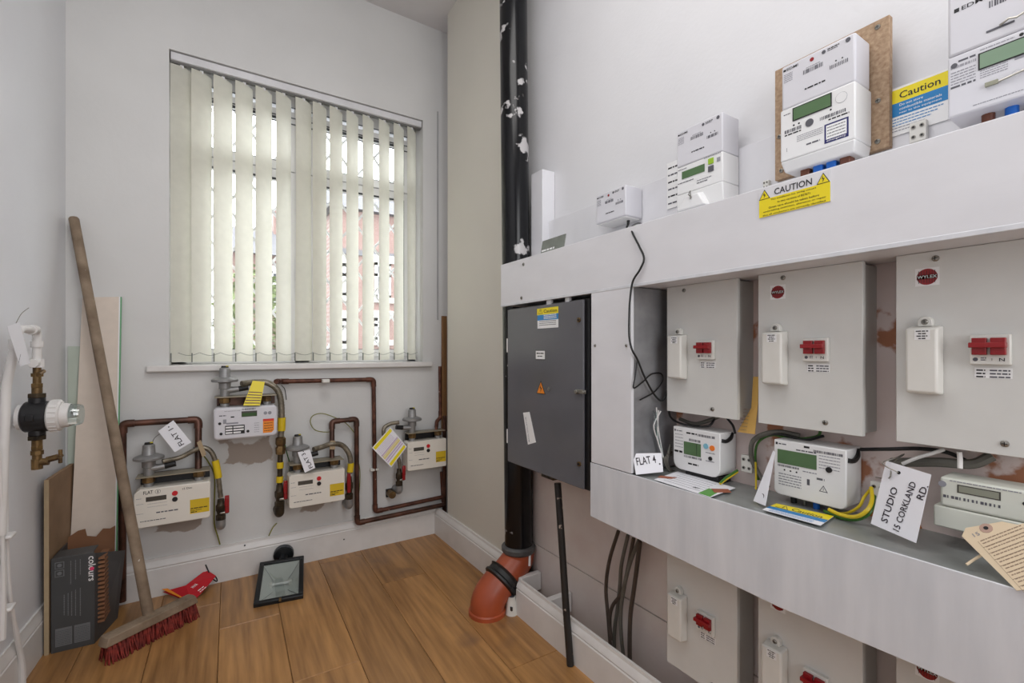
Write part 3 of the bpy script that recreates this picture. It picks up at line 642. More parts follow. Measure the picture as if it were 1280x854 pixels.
MB().tube([(.052, .025, .014), (.054, .045, .018), (.050, .036, .02), (.056, .028, .016)], .0014, M_steel, 6).build('seal', t)
b = MB()
for i, m in enumerate((M_cable, M_cblue, M_cblue, M_cable)): b.cyl((.03+.024*i, .006, -.03), (.03+.024*i, -.04, -.03), .008, m, 12)
b.build('terminal_sleeve', t)
# printed strip on wall behind meter 2
O = pr(834, 262, 1.088); M = FR(O); o = tag(MB().box((0, 0, 0), (.045, .13, .0008), M_white).build('wall_sticker'), 'white printed sticker partly hidden behind the green-buttoned meter', 'sticker'); o.matrix_world = M
b = MB()
for i in range(6): b.micro(.004, .04, .012+i*.02, .004, .0012, M_black if i % 2 else M_ink)
b.build('printed_text', o, smooth=0)
# meter 3 on chipboard
XO = 1.075; y0 = pr(968.6, 150, XO).y; y1 = pr(1112, 150, XO).y; M = FR((XO, y0, 1.385)); Wb = y0-y1
t = thing('chipboard_panel', 'brown chipboard backing panel screwed behind the middle meter', 'board', M); MB().box((0, 0, -.0145), (Wb, .25, 0), M_osb).build('board', t, bevel=.001, seg=1)
for px, py in ((976.8, 213.5), (1097.5, 126), (1097, 177), (1097, 34), (974.5, 171)):
    q = loc(M, pr(px, py, XO)); o = screw_mb(r=.0048).build('screw', t); o.location = (q.x, q.y, 0)
XM = 1.003; O = pr(976, 79, XM); zt = pr(1068.2, 38.4, XM).z; M = FR((XM, O.y, zt-.222)); wM = .134; hM = .222
def big_meter(M, label, hub=True, lcd=M_lcd):
    t = thing('electricity_meter', label, 'meter', M, 'electricity meters above the trunking')
    MB().box((0, .130, -.066), (wM, hM, -.003), M_lilac).build('hub', t, bevel=.004, seg=3, label='lilac tinted communications hub')
    b = MB(); b.box((-.001, .022, -.071), (wM+.001, .1295, 0), M_metw); b.add([(.004, 0, -.071), (wM-.004, 0, -.071), (wM+.001, .022, -.071), (-.001, .022, -.071), (.004, 0, -.008), (wM-.004, 0, -.008), (wM+.001, .022, 0), (-.001, .022, 0)], [(3, 2, 1, 0), (4, 5, 6, 7), (0, 1, 5, 4), (1, 2, 6, 5), (2, 3, 7, 6), (3, 0, 4, 7)], M_metw); b.build('meter_body', t, bevel=.003, seg=3)
    MB().flat(.024, .098, .096, .125, .0012, M_black).flat(.026, .100, .094, .123, .0016, lcd).build('display', t, smooth=0)
    b = MB(); edmi_hub_print(b, wM, .132, -.0026); b.build('printed_text', t, smooth=0)
    return t
t = big_meter(M, 'white electricity meter with navy framed sticker mounted on brown chipboard')
b = MB(); b.flat(.083, .030, .124, .067, .0004, M_navy); b.flat(.086, .037, .121, .064, .0007, M_white)
for i in range(4): b.micro(.088, .119, .0585-.0058*i, .0014, .0010, M_ink)
b.text('emergency', .087, .0315, .033, .0035, .0009, M_white); b.build('sticker', t, smooth=0, label='navy framed white sticker')
b = MB(); b.disc(.056, .083, .0075, 0, .0012, M_ink); b.build('button', t)
b = MB(); b.bars(.008, .042, .078, .085, .0003, M_ink); b.bars(.075, .120, .0785, .085, .0003, M_ink, k=16); b.micro(.006, .02, .117, .0016, .0003, M_ink); b.micro(.008, .04, .073, .0026, .0003, M_black); b.micro(.09, .125, .073, .0026, .0003, M_black)
for i in range(4): b.micro(.032, .080, .064-.0035*i, .0012, .0003, M_inkl)
b.disc(.026, .090, .0018, 0, .0004, M_black); b.disc(.036, .090, .0018, 0, .0004, M_black); b.disc(.094, .0925, .0018, 0, .0004, M_black); b.micro(.05, .075, .040, .003, .0003, M_ink); b.flat(.012, .040, .0125, .048, .0003, M_ink)
b.disc(.112, .108, .010, -.0002, .0005, M_inkl); b.disc(.112, .108, .0095, 0, .0007, M_metw); b.build('printed_text', t, smooth=0)
for i, m in enumerate((M_cbrown, M_cblue, M_cblue, M_cbrown)):
    MB().box((.028+.024*i, -.022, -.045), (.046+.024*i, .004, -.02), m).cyl((.037+.024*i, -.022, -.033), (.037+.024*i, -.06, -.033), .007, m, 10).build('cable_sleeve', t, bevel=.003, label=('brown' if m is M_cbrown else 'blue')+' cable sleeve')
# meter 4 at the right edge
O = pr(1184.4, 146, 1.0); M = FR((1.0, O.y, O.z-.004)); wM = .134
t = thing('electricity_meter', 'large pale meter with wide green display cut off by the right edge of the photo', 'meter', M, 'electricity meters above the trunking')
MB().box((0, .098, -.08), (wM, .20, 0), M_lilac).build('hub', t, bevel=.004, seg=3)
MB().box((0, 0, -.089), (wM, .0975, 0), M_lilac).build('meter_body', t, bevel=.003, seg=3)
MB().flat(.036, .060, .112, .086, .0010, M_black).flat(.038, .062, .110, .084, .0014, M_lcd2).build('display', t, smooth=0)
b = MB(); b.flat(.008, .166, .014, .172, .0004, M_black); b.text('EDMI', .017, .166, .027, .0062, .0004, M_black); b.bars(.048, .110, .150, .160, .0003, M_ink, k=22); b.micro(.06, .1, .163, .0015, .0003, M_inkl)
b.disc(.008, .082, .004, 0, .0004, M_ink); b.micro(.013, .033, .085, .003, .0003, M_ink); b.bars(.004, .034, .077, .081, .0003, M_inkl, k=16); b.micro(.038, .075, .090, .0014, .0003, M_inkl); b.disc(.082, .0905, .0024, 0, .0004, M_black); b.micro(.088, .12, .0905, .0014, .0003, M_ink)
for i in range(5): b.micro(.004, .033, .070-.0045*i, .0016, .0003, M_inkl); b.micro(.038, .068, .061-.0035*i, .0012, .0003, M_inkl)
b.micro(.004, .033, .046, .003, .0003, M_ink); b.micro(.03, .12, .008, .0012, .0003, M_inkl); b.flat(.075, .056, .11, .061, .0003, M_inkl); b.build('printed_text', t, smooth=0)
b = MB(); b.box((.045, .113, 0), (.075, .116, .001), M_ink); b.tube([(.06, .116, .002), (.07, .119, .006), (.078, .116, .006), (.095, .124, .002)], .0016, M_steel, 6); b.box((.044, .030, 0), (.058, .036, .004), mat('lead_seal', (.62, .62, .55), .5, metal=.3)); b.tube([(.058, .032, .002), (.07, .033, .004), (.095, .038, .002)], .0016, M_steel, 6); b.disc(.078, .034, .005, .003, .006, M_clear); b.build('seal', t)
for i, m in enumerate((M_cbrown, M_cblue, M_ink, M_cbrown)):
    MB().cyl((.040+.026*i, .002, -.035), (.040+.026*i, -.045, -.035), .008, m, 12).build('cable_sleeve', t, label=('blue' if m is M_cblue else 'dark')+' cable sleeve')
# caution sign on wall behind meter 4
XS = 1.088; M = FR(pr(1109, 170, XS)); y1 = loc(M, pr(1184, 120, XS)).x
t = thing('caution_sign', 'yellow, blue and white Caution sign on the wall between two meters', 'sign', M); lw = max(y1, .08)
zz = lambda py: loc(M, pr(1184, py, XS)).y
zt_, zy, zbv, zw = zz(88.5), zz(106.5), zz(124.5), 0
MB().box((-.02, -.005, -.0006), (lw+.01, zt_+.004, 0), M_white).flat(-.02, zy, lw+.01, zt_, .0004, M_yellow).flat(-.02, zbv, lw+.01, zy, .0004, M_blue).build('sticker', t, smooth=0)
b = MB(); b.text('Caution', lw*.22, zy+(zt_-zy)*.25, lw*.68, (zt_-zy)*.5, .0008, M_black); tri(b, -.018, zy+.001, (zt_-zy)*.9, .0004)
for i, s_ in enumerate(('Do not store', 'combustible materials', 'near to this equipment')): b.text(s_, lw*.22, zbv+(zy-zbv)*(.70-.30*i), lw*(.40 if i == 0 else .70), (zy-zbv)*.18, .0008, M_white)
for i in range(5): b.micro(.0, lw*(.95-.1*i), zbv-.006-.0055*i, .0016, .0004, M_blue if i < 3 else M_inkl)
b.poly([(-.016, zbv+.002), (.008, zbv+.002), (-.004, zy-.004)], .0004, .0006, M_white); b.build('printed_text', t, smooth=0)
# terminal connector blocks
def connector(px, py, X, label, s=1):
    O = pr(px, py, X); M = FR(O); t = thing('connector_block', label, 'connector', M); MB().box((-.012*s, -.018*s, -.012), (.012*s, .018*s, 0), M_plastic).build('block', t, bevel=.001)
    for v in (-.009*s, .009*s):
        for u in (-.006*s, .006*s): MB().disc(u, v, .0035*s, 0, .0012, M_steel, n=10).disc(u, v, .002*s, .0012, .0016, M_black, n=8).build('terminal_screw', t)
connector(1147, 164, 1.074, 'white screw connector block just below the Caution sign on the wall')
connector(957, 231, 1.074, 'small screw connector beside the bottom of the chipboard panel', .55)
# grey card resting on trunking
A = pr(675, 317, .93); B = pr(704, 309, .93); M = frame((A.x, A.y, 1.3175), (0, -1, 0), (.02, 0, .1)); Wd = abs(A.y-B.y)
o = tag(MB().box((0, 0, -.003), (Wd, .054, 0), M_slate).build('metal_plate', bevel=.001), 'small slate grey plate leaning on top of the trunking beside the white post', 'plate'); o.matrix_world = M
MB().micro(.006, Wd*.6, .014, .006, .0006, M_white).build('printed_text', o, smooth=0)

# ================================================================== METERS ON THE SHELF
XA = 1.01
def rounded_prof(w_, h_, r, k=4, tops=.001):
    P = [(0, h_), (0, r)]+[(r-r*math.cos(a), r-r*math.sin(a)) for a in [R(90)*i/k for i in range(1, k+1)]]
    P += [(w_-r+r*math.sin(a), r-r*math.cos(a)) for a in [R(90)*i/k for i in range(0, k+1)]]+[(w_, h_)]; return P
# A
O = pr(841.6, 532.6, XA); y1 = pr(900, 560, XA).y; zb = pr(899, 599, XA).z; zt = pr(900, 542, XA).z; wA = O.y-y1; hA = zt-zb; M = FR((XA, O.y, zb))
t = thing('shelf_meter', 'white electricity meter with blue and orange buttons on the ledge', 'meter', M, 'electricity meters on the ledge')
MB().poly(rounded_prof(wA, hA, .022), -.066, 0, M_metw).build('meter_body', t, bevel=.002)
MB().flat(.033, .042, .082, .074, .0010, M_lcd).flat(.070, .042, .071, .074, .0013, M_black).build('display', t, smooth=0)
MB().disc(.096, .072, .0065, 0, .002, mat('pale_blue_button', (.50, .72, .80), .4)).build('button', t, label='pale blue button'); MB().disc(.113, .070, .0065, 0, .002, mat('orange_button', (.95, .50, .15), .4)).build('button', t, label='orange button'); MB().disc(.108, .044, .005, 0, .002, M_black).build('button', t, label='small black button')
b = MB(); b.flat(.004, hA-.012, .008, hA-.007, .0003, M_ink); b.micro(.010, .028, hA-.011, .0022, .0003, M_ink); b.micro(.04, .07, hA-.014, .004, .0003, M_black); b.bars(.072, .12, hA-.016, hA-.010, .0003, M_ink, k=18); b.bars(.048, .082, .077, .083, .0003, M_ink)
for i in range(5): b.micro(.006, .030, hA-.02-.008*i, .0016, .0003, M_inkl)
b.micro(.004, .028, .043, .005, .0003, M_black); b.bars(.033, .085, .034, .039, .0003, M_ink, k=20); b.micro(.045, .075, .018, .004, .0003, M_black); b.micro(.095, .12, .056, .0016, .0003, M_ink); b.micro(.095, .118, .036, .0016, .0003, M_ink); b.build('printed_text', t, smooth=0)
MB().tube([(wA+.0005, hA-.018, -.006), (wA+.004, hA-.02, -.02), (wA+.003, hA-.014, -.04), (wA-.001, hA-.004, -.05)], .0045, M_cable, 8, smooth=4).build('cable_loop', t)
MB().box((.03, -.02, -.06), (wA-.01, .001, -.01), M_black).build('terminal_base', t, bevel=.001)
# B
O = pr(967.4, 548, XA); y1 = pr(1058, 563, XA).y; zb = pr(1057, 639, XA).z; zt = pr(1058, 563.2, XA).z; wA = O.y-y1; hA = zt-zb; M = FR((XA, O.y, zb))
t = thing('shelf_meter', 'white electricity meter with wide green display and yellow-green wires on the ledge', 'meter', M, 'electricity meters on the ledge')
MB().poly(rounded_prof(wA, hA, .012), -.066, 0, M_metw).build('meter_body', t, bevel=.002)
MB().flat(.008, .067, .084, .096, .0010, M_lcd).build('display', t, smooth=0); MB().disc(.106, .072, .0055, 0, .002, M_black).build('button', t)
b = MB(); b.flat(.004, hA-.010, .008, hA-.005, .0003, M_black); b.micro(.010, .026, hA-.009, .0025, .0003, M_ink); b.bars(.078, .130, hA-.014, hA-.009, .0003, M_ink, k=24); b.micro(.045, .083, .099, .0025, .0003, M_ink); b.micro(.06, .072, .107, .004, .0003, M_black); b.bars(.008, .052, .060, .064, .0003, M_ink, k=20)
for i in range(3): b.disc(.022+.012*i, .054, .0018, 0, .0004, M_black, n=8)
for i in range(5): b.micro(.010, .055, .044-.0055*i, .0022, .0003, M_inkl); b.micro(.088, .125, .096-.006*i, .0016, .0003, M_inkl)
b.micro(.058, .084, .058, .0022, .0003, M_inkl); b.micro(.084, .098, .048, .004, .0003, M_ink); b.micro(.066, .071, .033, .012, .0003, M_ink)
b.poly([(.088, .026), (.104, .026), (.096, .039)], 0, .0002, M_ink); b.poly([(.0905, .0275), (.1015, .0275), (.096, .0365)], .0002, .0004, M_metw); b.flat(.0955, .029, .0965, .034, .0006, M_ink); b.build('printed_text', t, smooth=0)
MB().tube([(wA+.0005, hA-.020, -.006), (wA+.004, hA-.022, -.02), (wA+.003, hA-.016, -.04), (wA-.001, hA-.004, -.05)], .0045, M_cable, 8, smooth=4).build('cable_loop', t)
b = MB()
for i, m in enumerate((M_cable, M_steel, M_cblue, M_ink)): b.cyl((.03+.022*i, .004, -.02), (.03+.022*i, -.016, -.022), .006 if i != 1 else .0025, m, 10)
b.build('terminal_sleeve', t)
# C
O = pr(1174.7, 595.4, 1.0); zb = pr(1167, 656, 1.0).z; M = FR((1.0, pr(1167, 640, 1.0).y, zb)); hC = O.z-zb; u0 = loc(M, O).x
t = thing('shelf_meter', 'long low pale beige meter with small display at right end of the ledge', 'meter', M, 'electricity meters on the ledge'); wC = .19
Mc = mat('pale_beige_plastic', (.84, .85, .81), .4, var=.01)
MB().box((u0, hC*.42, -.06), (wC, hC, 0), Mc).build('meter_body', t, bevel=.004, seg=3); MB().box((0, 0, -.062), (wC, hC*.41, .001), Mc).build('terminal_cover', t, bevel=.002)
MB().flat(.029, hC*.74, .078, hC*.90, .0006, M_lcdg).flat(.031, hC*.76, .076, hC*.88, .0010, mat('lcd_grey', (.55, .56, .50), .3)).build('display', t, smooth=0)
b = MB(); b.bars(.012, .080, hC*.60, hC*.655, .0004, M_ink, k=14); b.micro(.02, .10, hC*.94, .0015, .0004, M_inkl); b.disc(.103, hC*.77, .0028, 0, .0006, M_black); b.disc(.111, hC*.77, .0028, 0, .0006, M_black); b.disc(.011, hC*.86, .005, 0, .0004, M_inkl); b.build('printed_text', t, smooth=0)

ZS = .6825
def card(name, label, cat, P, T_=.0006, m=M_paper, hole=None, bend=0, group=None):
    """P: four world corners BL, BR, TR, TL"""
    M = frame(P[0], P[1]-P[0], P[3]-P[0]); q = [loc(M, p) for p in P]; o = MB().poly([(a.x, a.y) for a in q], -T_, 0, m).build(name, smooth=0); o.matrix_world = M
    tag(o, label, cat, group); MW[o.name] = M; return o, M, q
def hand(b, lines, M): pass
# FLAT 4 card
P = [pr(795, 594, .905), pr(829, 590, .965), pr(828, 566, .97), pr(790.5, 567, .91)]; P[0].z = max(P[0].z, ZS+.001); 
o, M, q = card('name_tag', 'white card tag reading FLAT 4 propped at the left end of the ledge', 'tag', P)
W_ = q[1].x; H_ = q[3].y; MB().text('FLAT 4', W_*.10, H_*.42, W_*.72, H_*.36, .0008, M_pen, rot=2).disc(W_*.93, H_*.38, .002, .0001, .0006, M_black).build('handwriting', o, smooth=0)
# STUDIO card
P = [pr(1088.4, 654.7, .965), pr(1145, 679, .945), pr(1172, 595.4, .985), pr(1107.7, 576, .99)]
P[0].z = max(P[0].z, ZS); P[1].z = max(P[1].z, ZS)
o, M, q = card('name_tag', 'white card tag handwritten STUDIO 15 CORKLAND RD. hanging over the ledge', 'tag', P)
W_ = (q[1]-q[0]).length; H_ = (q[3]-q[0]).length; b = MB()
b.text('STUDIO', W_*.35, H_*.10, H_*.55, W_*.15, .0009, M_pen, rot=88); b.text('15 CORKLAND', W_*.63, H_*.05, H_*.76, W_*.14, .0009, M_pen, rot=86); b.text('RD.', W_*.92, H_*.60, H_*.22, W_*.14, .0009, M_pen, rot=84); b.disc(W_*.30, H_*.88, .0028, .0001, .0006, M_black)
b.build('handwriting', o, smooth=0)
A = pr(1133, 588, .98); A = M @ Vector((W_*.30, H_*.88, .002))
b = MB(); b.tube([A, A+Vector((-.005, .02, .012)), pr(1121, 572, 1.0), pr(1130, 568, 1.03), pr(1115, 580, 1.0), A+Vector((0, .012, -.012)), pr(1095, 597, 1.05)], .0011, M_steel, 6, smooth=5); o2 = b.build('tie_wire', world=True); tag(o2, 'twisted steel wire through the hole of the STUDIO tag', 'wire')
# beige tag
P = [pr(1281, 746, .885), pr(1330, 712, .91), pr(1276, 652, .955), pr(1204, 664, .95)]
A0 = pr(1204, 664, .955); A1 = pr(1271, 738.5, .895); A2 = pr(1330, 730, .905); A3 = pr(1275, 655, .965)
M = frame(A1, A2-A1, A0-A1); pts = [loc(M, p) for p in (pr(1202.8, 671, .95), A1, A1+(A2-A1)*1.3, A3+(A2-A1)*.6, pr(1270, 654, .96), pr(1250, 649, .962), pr(1206, 659, .957))]
o = MB().poly([(p.x, p.y) for p in pts], -.0006, 0, M_tag).build('parcel_tag', smooth=0); o.matrix_world = M; tag(o, 'beige printed parcel tag with reinforced hole at right end of the ledge', 'tag')
q = loc(M, pr(1233.5, 661.5, .96)); e = loc(M, A0); d = Vector((e.x, e.y)).normalized(); n_ = Vector((-d.y, d.x))*-1
b = MB(); b.disc(q.x, q.y, .0075, .0001, .0006, mat('tag_washer', (.72, .60, .54), .7)); b.disc(q.x, q.y, .0028, .0006, .0010, M_black)
base = Vector((e.x, e.y))-d*.018; ang = math.degrees(math.atan2(n_.y, n_.x)); Tt = Matrix.Translation((base.x, base.y, 0)) @ Matrix.Rotation(R(ang), 4, 'Z')
sgn = -1
for i in range(9):
    for k in range(2): b.micro(.008, .060, -.006-.0105*i-.0045*k, .0014, .0003, M_tagink, Tt)
    b.flat(.005, -.0155-.0105*i, .068, -.0151-.0105*i, .0003, M_tagink, Tt)
b.flat(.005, -.1, .0054, -.004, .0003, M_tagink, Tt); b.text('15', .006, .003, .008, .006, .0004, M_inkl, Tt); b.build('printed_text', o, smooth=0)
# white paper sheet on ledge
P = [pz(817.4, 599.4, ZS+.001), pz(887.6, 621.7, ZS+.001), pz(919.3, 610, ZS+.001), pz(847.8, 589, ZS+.001)]
o, M, q = card('paper_sheet', 'white printed sheet with green and brown marks lying on the ledge', 'paper', P)
W_ = q[1].x; H_ = (q[3]-q[0]).length; b = MB(); sk = q[3].x/q[3].y
for i in range(6): v = H_*(.14+.13*i); b.micro(W_*.12+v*sk, W_*.78+v*sk, v, .0015, .0004, M_inkl)
b.text('M1', W_*.62+H_*.25*sk, H_*.22, .014, .010, .0005, M_ink)
b.poly([(W_*.80, .002), (W_*.99, .002), (W_*.97+H_*.45*sk, H_*.45), (W_*.80+H_*.45*sk, H_*.45)], 0, .0004, mat('green_print', (.35, .62, .25), .5)); b.build('printed_text', o, smooth=0)
b = MB(); A = pz(893, 616, ZS+.0012); b.poly([(0, 0), (.04, 0), (.045, .022), (.006, .024)], 0, .0006, M_terra); o = b.build('brown_label', smooth=0); o.matrix_world = frame(A, pz(915, 616, ZS)-A, (1, 0, 0)); tag(o, 'brown slip of tape on the ledge beside the green marked sheet', 'label')
b = MB(); A = pz(822, 597, ZS+.0022); b.poly([(0, 0), (.04, .004), (.045, .022), (.006, .018)], 0, .0006, M_terra); o = b.build('brown_label', smooth=0); o.matrix_world = frame(A, pz(842, 600, ZS)-A, (1, 0, 0)); tag(o, 'brown slip of tape on the ledge beside the FLAT 4 tag', 'label')
# caution sticker lying on ledge
P = [pz(952.7, 637, ZS+.001), pz(1025.4, 657, ZS+.001), pz(1042.2, 645.4, ZS+.001), pz(970.6, 629.6, ZS+.001)]
o, M, q = card('caution_sticker', 'yellow, blue and white Caution sticker lying flat on the ledge', 'sticker', P)
def lerp4(u, v): a = q[0].lerp(q[1], u); c = q[3].lerp(q[2], u); p = a.lerp(c, v); return (p.x, p.y)
b = MB(); b.poly([lerp4(0.0, .55), lerp4(1, .55), lerp4(1, 1), lerp4(0, 1)], 0, .0003, M_yellow); b.poly([lerp4(0, .3), lerp4(1, .3), lerp4(1, .56), lerp4(0, .56)], 0, .0003, M_blue)
p0 = lerp4(.35, .62); b.text('Caution', p0[0], p0[1], q[1].x*.52, q[3].y*.28, .0005, M_black); p0 = lerp4(.08, .6); tri(b, p0[0], p0[1], q[3].y*.4, .0003)
for k in range(3): p0 = lerp4(.1, .07+.08*k); b.micro(p0[0], p0[0]+q[1].x*.75, p0[1], .0012, .0004, M_blue)
b.build('printed_text', o, smooth=0)
# folded white card between meters
P = [pr(941.5, 618, .955), pr(956.7, 625, .945), pr(968, 566, .985), pr(966.5, 563, .99)]; P[0].z = P[1].z = ZS+.001
o, M, q = card('name_tag', 'white card seen edge-on leaning on the wide green display meter', 'tag', P); MB().text(')', q[1].x*.7, q[2].y*.12, .004, .010, .0008, M_pen, rot=40).build('handwriting', o, smooth=0)
# amber paper strip between units
P = [pr(921.6, 540, 1.04), pr(943.8, 543, 1.03), pr(948.5, 471, 1.05), pr(941, 471, 1.055)]
A = [pr(921.6, 540, 1.035), pr(943.5, 543, 1.03), pr(947.5, 505, 1.04), pr(948, 471, 1.045), pr(941.5, 471, 1.05), pr(939, 510, 1.045)]
M = frame(A[0], A[1]-A[0], A[4]-A[0]); q = [loc(M, p) for p in A]; o = MB().add([(p.x, p.y, p.z) for p in q]+[(p.x, p.y, p.z-.0006) for p in q], [(0, 1, 2, 5), (5, 2, 3, 4), (9, 8, 11), (6, 11, 8, 7), (11, 10, 9, 8)], M_amber).build('paper_strip', smooth=0); o.matrix_world = M
tag(o, 'amber printed paper strip hanging between the first two grey fuse boxes', 'paper'); b = MB()
for i in range(7): b.micro(.008+.001*i, .026+.001*i, .006+.008*i, .0013, q[0].z+.003, M_tagink)
b.build('printed_text', o, smooth=0)

# ================================================================== WIRES ON THE RIGHT
def wire(name, pts, r, m, label, cat='cable', n=8, k=6, group=None):
    o = MB().tube(pts, r, m, n, smooth=k).build(name, world=True); return tag(o, label, cat, group)
wire('black_cable', [pr(803, 280, 1.06), pr(797, 279, 1.0), pr(789.5, 284, .93), pr(791, 292, .896), pr(799, 308, .892), pr(805, 323, .892), pr(800, 337, .892), pr(791, 352, .892), pr(787.5, 375, .892), pr(786.5, 395, .892), pr(786.5, 420, .892), pr(790, 437, .892), pb(797, 450, .828), pb(806, 472, .825), pb(817, 492, .822), pb(826, 501, .82), pb(831, 497, .82), pb(834, 488, .82)], .0026, M_cable, 'black cable looping down from small EDMI box across white trunking')
wire('black_cable', [pb(797, 449, .829), pb(794, 470, .829), pb(792, 485, .829), pb(803, 478, .829), pb(814, 468, .829), pb(826, 467, .829), pb(828, 476, .829), pb(818, 490, .829), pb(800, 500, .829)], .002, M_cable, 'dark loop standing in for the cable shadow on metal side left of first fuse box')  # dark tube modelled in place of the cable loop's shadow on the return
wire('black_cable', [pr(837, 505, 1.05), pr(837, 519, 1.03), pr(845, 527, 1.02), pr(862, 532, 1.02), pr(885, 533, 1.03), pr(893, 524, 1.05)], .0028, M_cable, 'black cable sagging under the first fuse box above the orange buttoned meter')
wire('grey_cable', [pr(850, 524, 1.06), pr(868, 530, 1.05), pr(885, 526, 1.05), pr(900, 520, 1.06)], .005, M_cableg, 'grey cable bunched under the first fuse box')
wire('black_cable', [pr(908, 522, 1.05), pr(916, 532, 1.045), pr(919, 542, 1.04)], .0028, M_cable, 'short black cable entering the orange buttoned meter at its corner')
wire('grey_cable', [pr(960, 610, 1.06), pr(946, 588, 1.055), pr(939, 570, 1.05), pr(941, 552, 1.045), pr(955, 543, 1.045), pr(975, 540, 1.05), pr(1000, 545, 1.06)], .0055, M_cableg, 'thick grey cable curving behind the folded white card')
wire('green_wire', [pr(948, 600, 1.062), pr(944, 572, 1.056), pr(948, 553, 1.05), pr(965, 544, 1.05), pr(990, 549, 1.05), pr(1020, 546, 1.06), pr(1026, 538, 1.06)], .0028, M_gg, 'green earth wire curving beside the thick grey cable')
wire('black_cable', [pr(950, 545, 1.05), pr(975, 543, 1.045), pr(1005, 550, 1.05), pr(1030, 545, 1.06)], .0028, M_cable, 'black cable under the middle fuse box')
for i, dx in enumerate((0, 1)):
    wire('yellow_wire' if dx else 'green_wire', [pr(922, 588+dx*2, 1.05), pr(908, 597+dx*2, 1.02), pr(900, 604+dx*1, 1.0)], .0028, M_gy if dx else M_gg, 'short yellow earth wire right of the orange buttoned meter' if dx else 'short green earth wire right of the orange buttoned meter', 'wire')
connector(933, 580, 1.055, 'white connector block cluster right of the orange buttoned meter', 1.1)
wire('yellow_wire', [pr(944.5, 578, 1.05), pr(945, 592, 1.05), pr(945, 612, 1.04)], .0022, M_gy, 'short yellow wire dropping beside the white connector block', 'wire')
connector(1097, 615, 1.055, 'white connector block between green display meter and STUDIO tag', 1.0)
wire('yellow_wire', [pr(1036, 637, 1.0), pr(1052, 644, .995), pr(1070, 646, .995), pr(1084, 638, 1.0), pr(1090, 625, 1.02), pr(1089, 610, 1.045)], .0036, M_gy, 'thick yellow earth wire, outer of two loops beside green display meter', 'wire')
wire('yellow_wire', [pr(1040, 642, 1.02), pr(1060, 641, 1.02), pr(1074, 633, 1.02), pr(1080, 622, 1.03), pr(1087, 613, 1.05)], .0026, M_gy, 'thinner yellow earth wire, inner of two loops beside green display meter', 'wire')
wire('green_wire', [pr(1030, 639, 1.01), pr(1052, 648, 1.005), pr(1072, 649.5, 1.005), pr(1088, 640, 1.01), pr(1093, 620, 1.04)], .003, M_gg, 'green earth wire under the yellow wire loops', 'wire')
wire('black_cable', [pr(1076, 562, 1.05), pr(1110, 561.5, 1.03), pr(1150, 561, 1.03), pr(1185, 566, 1.05), pr(1215, 580, 1.06)], .0034, M_cable, 'black cable running level behind the STUDIO tag')
wire('grey_cable', [pr(1115, 578, 1.05), pr(1140, 578, 1.04), pr(1175, 578, 1.04), pr(1215, 580, 1.05), pr(1240, 570, 1.06)], .008, M_cableg, 'thick grey cable under the largest fuse box')
wire('white_wire', [pr(1128, 580, 1.02), pr(1145, 573, 1.02), pr(1165, 567, 1.02), pr(1180, 562, 1.03)], .003, M_wpipe, 'white wire rising from the STUDIO tag', 'wire')
wire('white_wire', [pr(1199, 565, 1.015), pr(1200, 574, 1.015), pr(1200, 586, 1.01)], .0035, M_wpipe, 'short white wire end hanging below the largest fuse box', 'wire')
wire('cable_tie', [pr(1208, 706, .925), pr(1222, 697, .94), pr(1236, 690, .95)], .0018, M_tag, 'pale tie string poking out from under the beige parcel tag', 'string')
b = MB()
for i in range(6): b.tube([pb(821+random.uniform(-5, 5), 513+random.uniform(-4, 4), .822), pb(820+random.uniform(-3, 3), 532, .822), pb(824+random.uniform(-2, 2), 552, .822), pb(829, 572, .815)], .0018, M_clearp if i % 2 else M_wpipe, 6, smooth=4)
tag(b.build('cable_end', world=True), 'frayed whitish clear plastic cable sheath above the FLAT 4 tag', 'cable')
b = MB()
for i in range(5): b.tube([pb(838+i*.5, 556+3*i, .815), pb(834-i, 574, .812), pb(836, 584+i, .812), pb(841+i, 590, .812)], .003, M_cabled if i % 2 else M_cableg, 7, smooth=4)
tag(b.build('cable_bundle', world=True), 'dark tangle of short cables left of orange buttoned meter', 'cable')
o = tag(MB().poly([(0, 0), (.10, .0), (.09, .03), (.02, .035)], 0, .003, mat('bare_wood_patch', (.70, .45, .25), .7)).build('wood_scrap', smooth=0), 'bare orange-brown wood scrap on the meter board beside yellow wires', 'board'); o.matrix_world = FR(pr(1076, 652, 1.0775) + Vector((0, 0, .0)))
# cables from ledge down behind skirting
cols = (M_cabled, M_cableg, M_cabled, M_cableg, M_cabled)
paths = [((773, 667), (762, 700), (757.5, 735), (760, 770), (764, 820)), ((785, 672), (777, 705), (775, 730), (772, 760), (768, 790), (768, 830)), ((792, 676), (783, 720), (777, 742), (766, 757), (762, 775), (764, 800)), ((799, 678), (789, 700), (781, 730), (776, 765), (777, 800), (782, 840)), ((800, 680), (796, 710), (792, 740), (788, 770), (787, 810), (788, 845))]
for i, P_ in enumerate(paths):
    X_ = 1.06 if i < 3 else 1.045
    wire('hanging_cable', [pr(a, c-3 if j == 0 else c, X_+(.01 if i % 2 else 0)) for j, (a, c) in enumerate(P_)], .0058 if i != 4 else .0065, cols[i], ('brown cable hanging farthest left under the ledge', 'grey cable second from left under the ledge', 'brown cable crossing behind others under the ledge', 'grey cable crossing in front of others under the ledge', 'brown cable hanging farthest right under the ledge')[i], 'cable', group='cables hanging under the ledge')

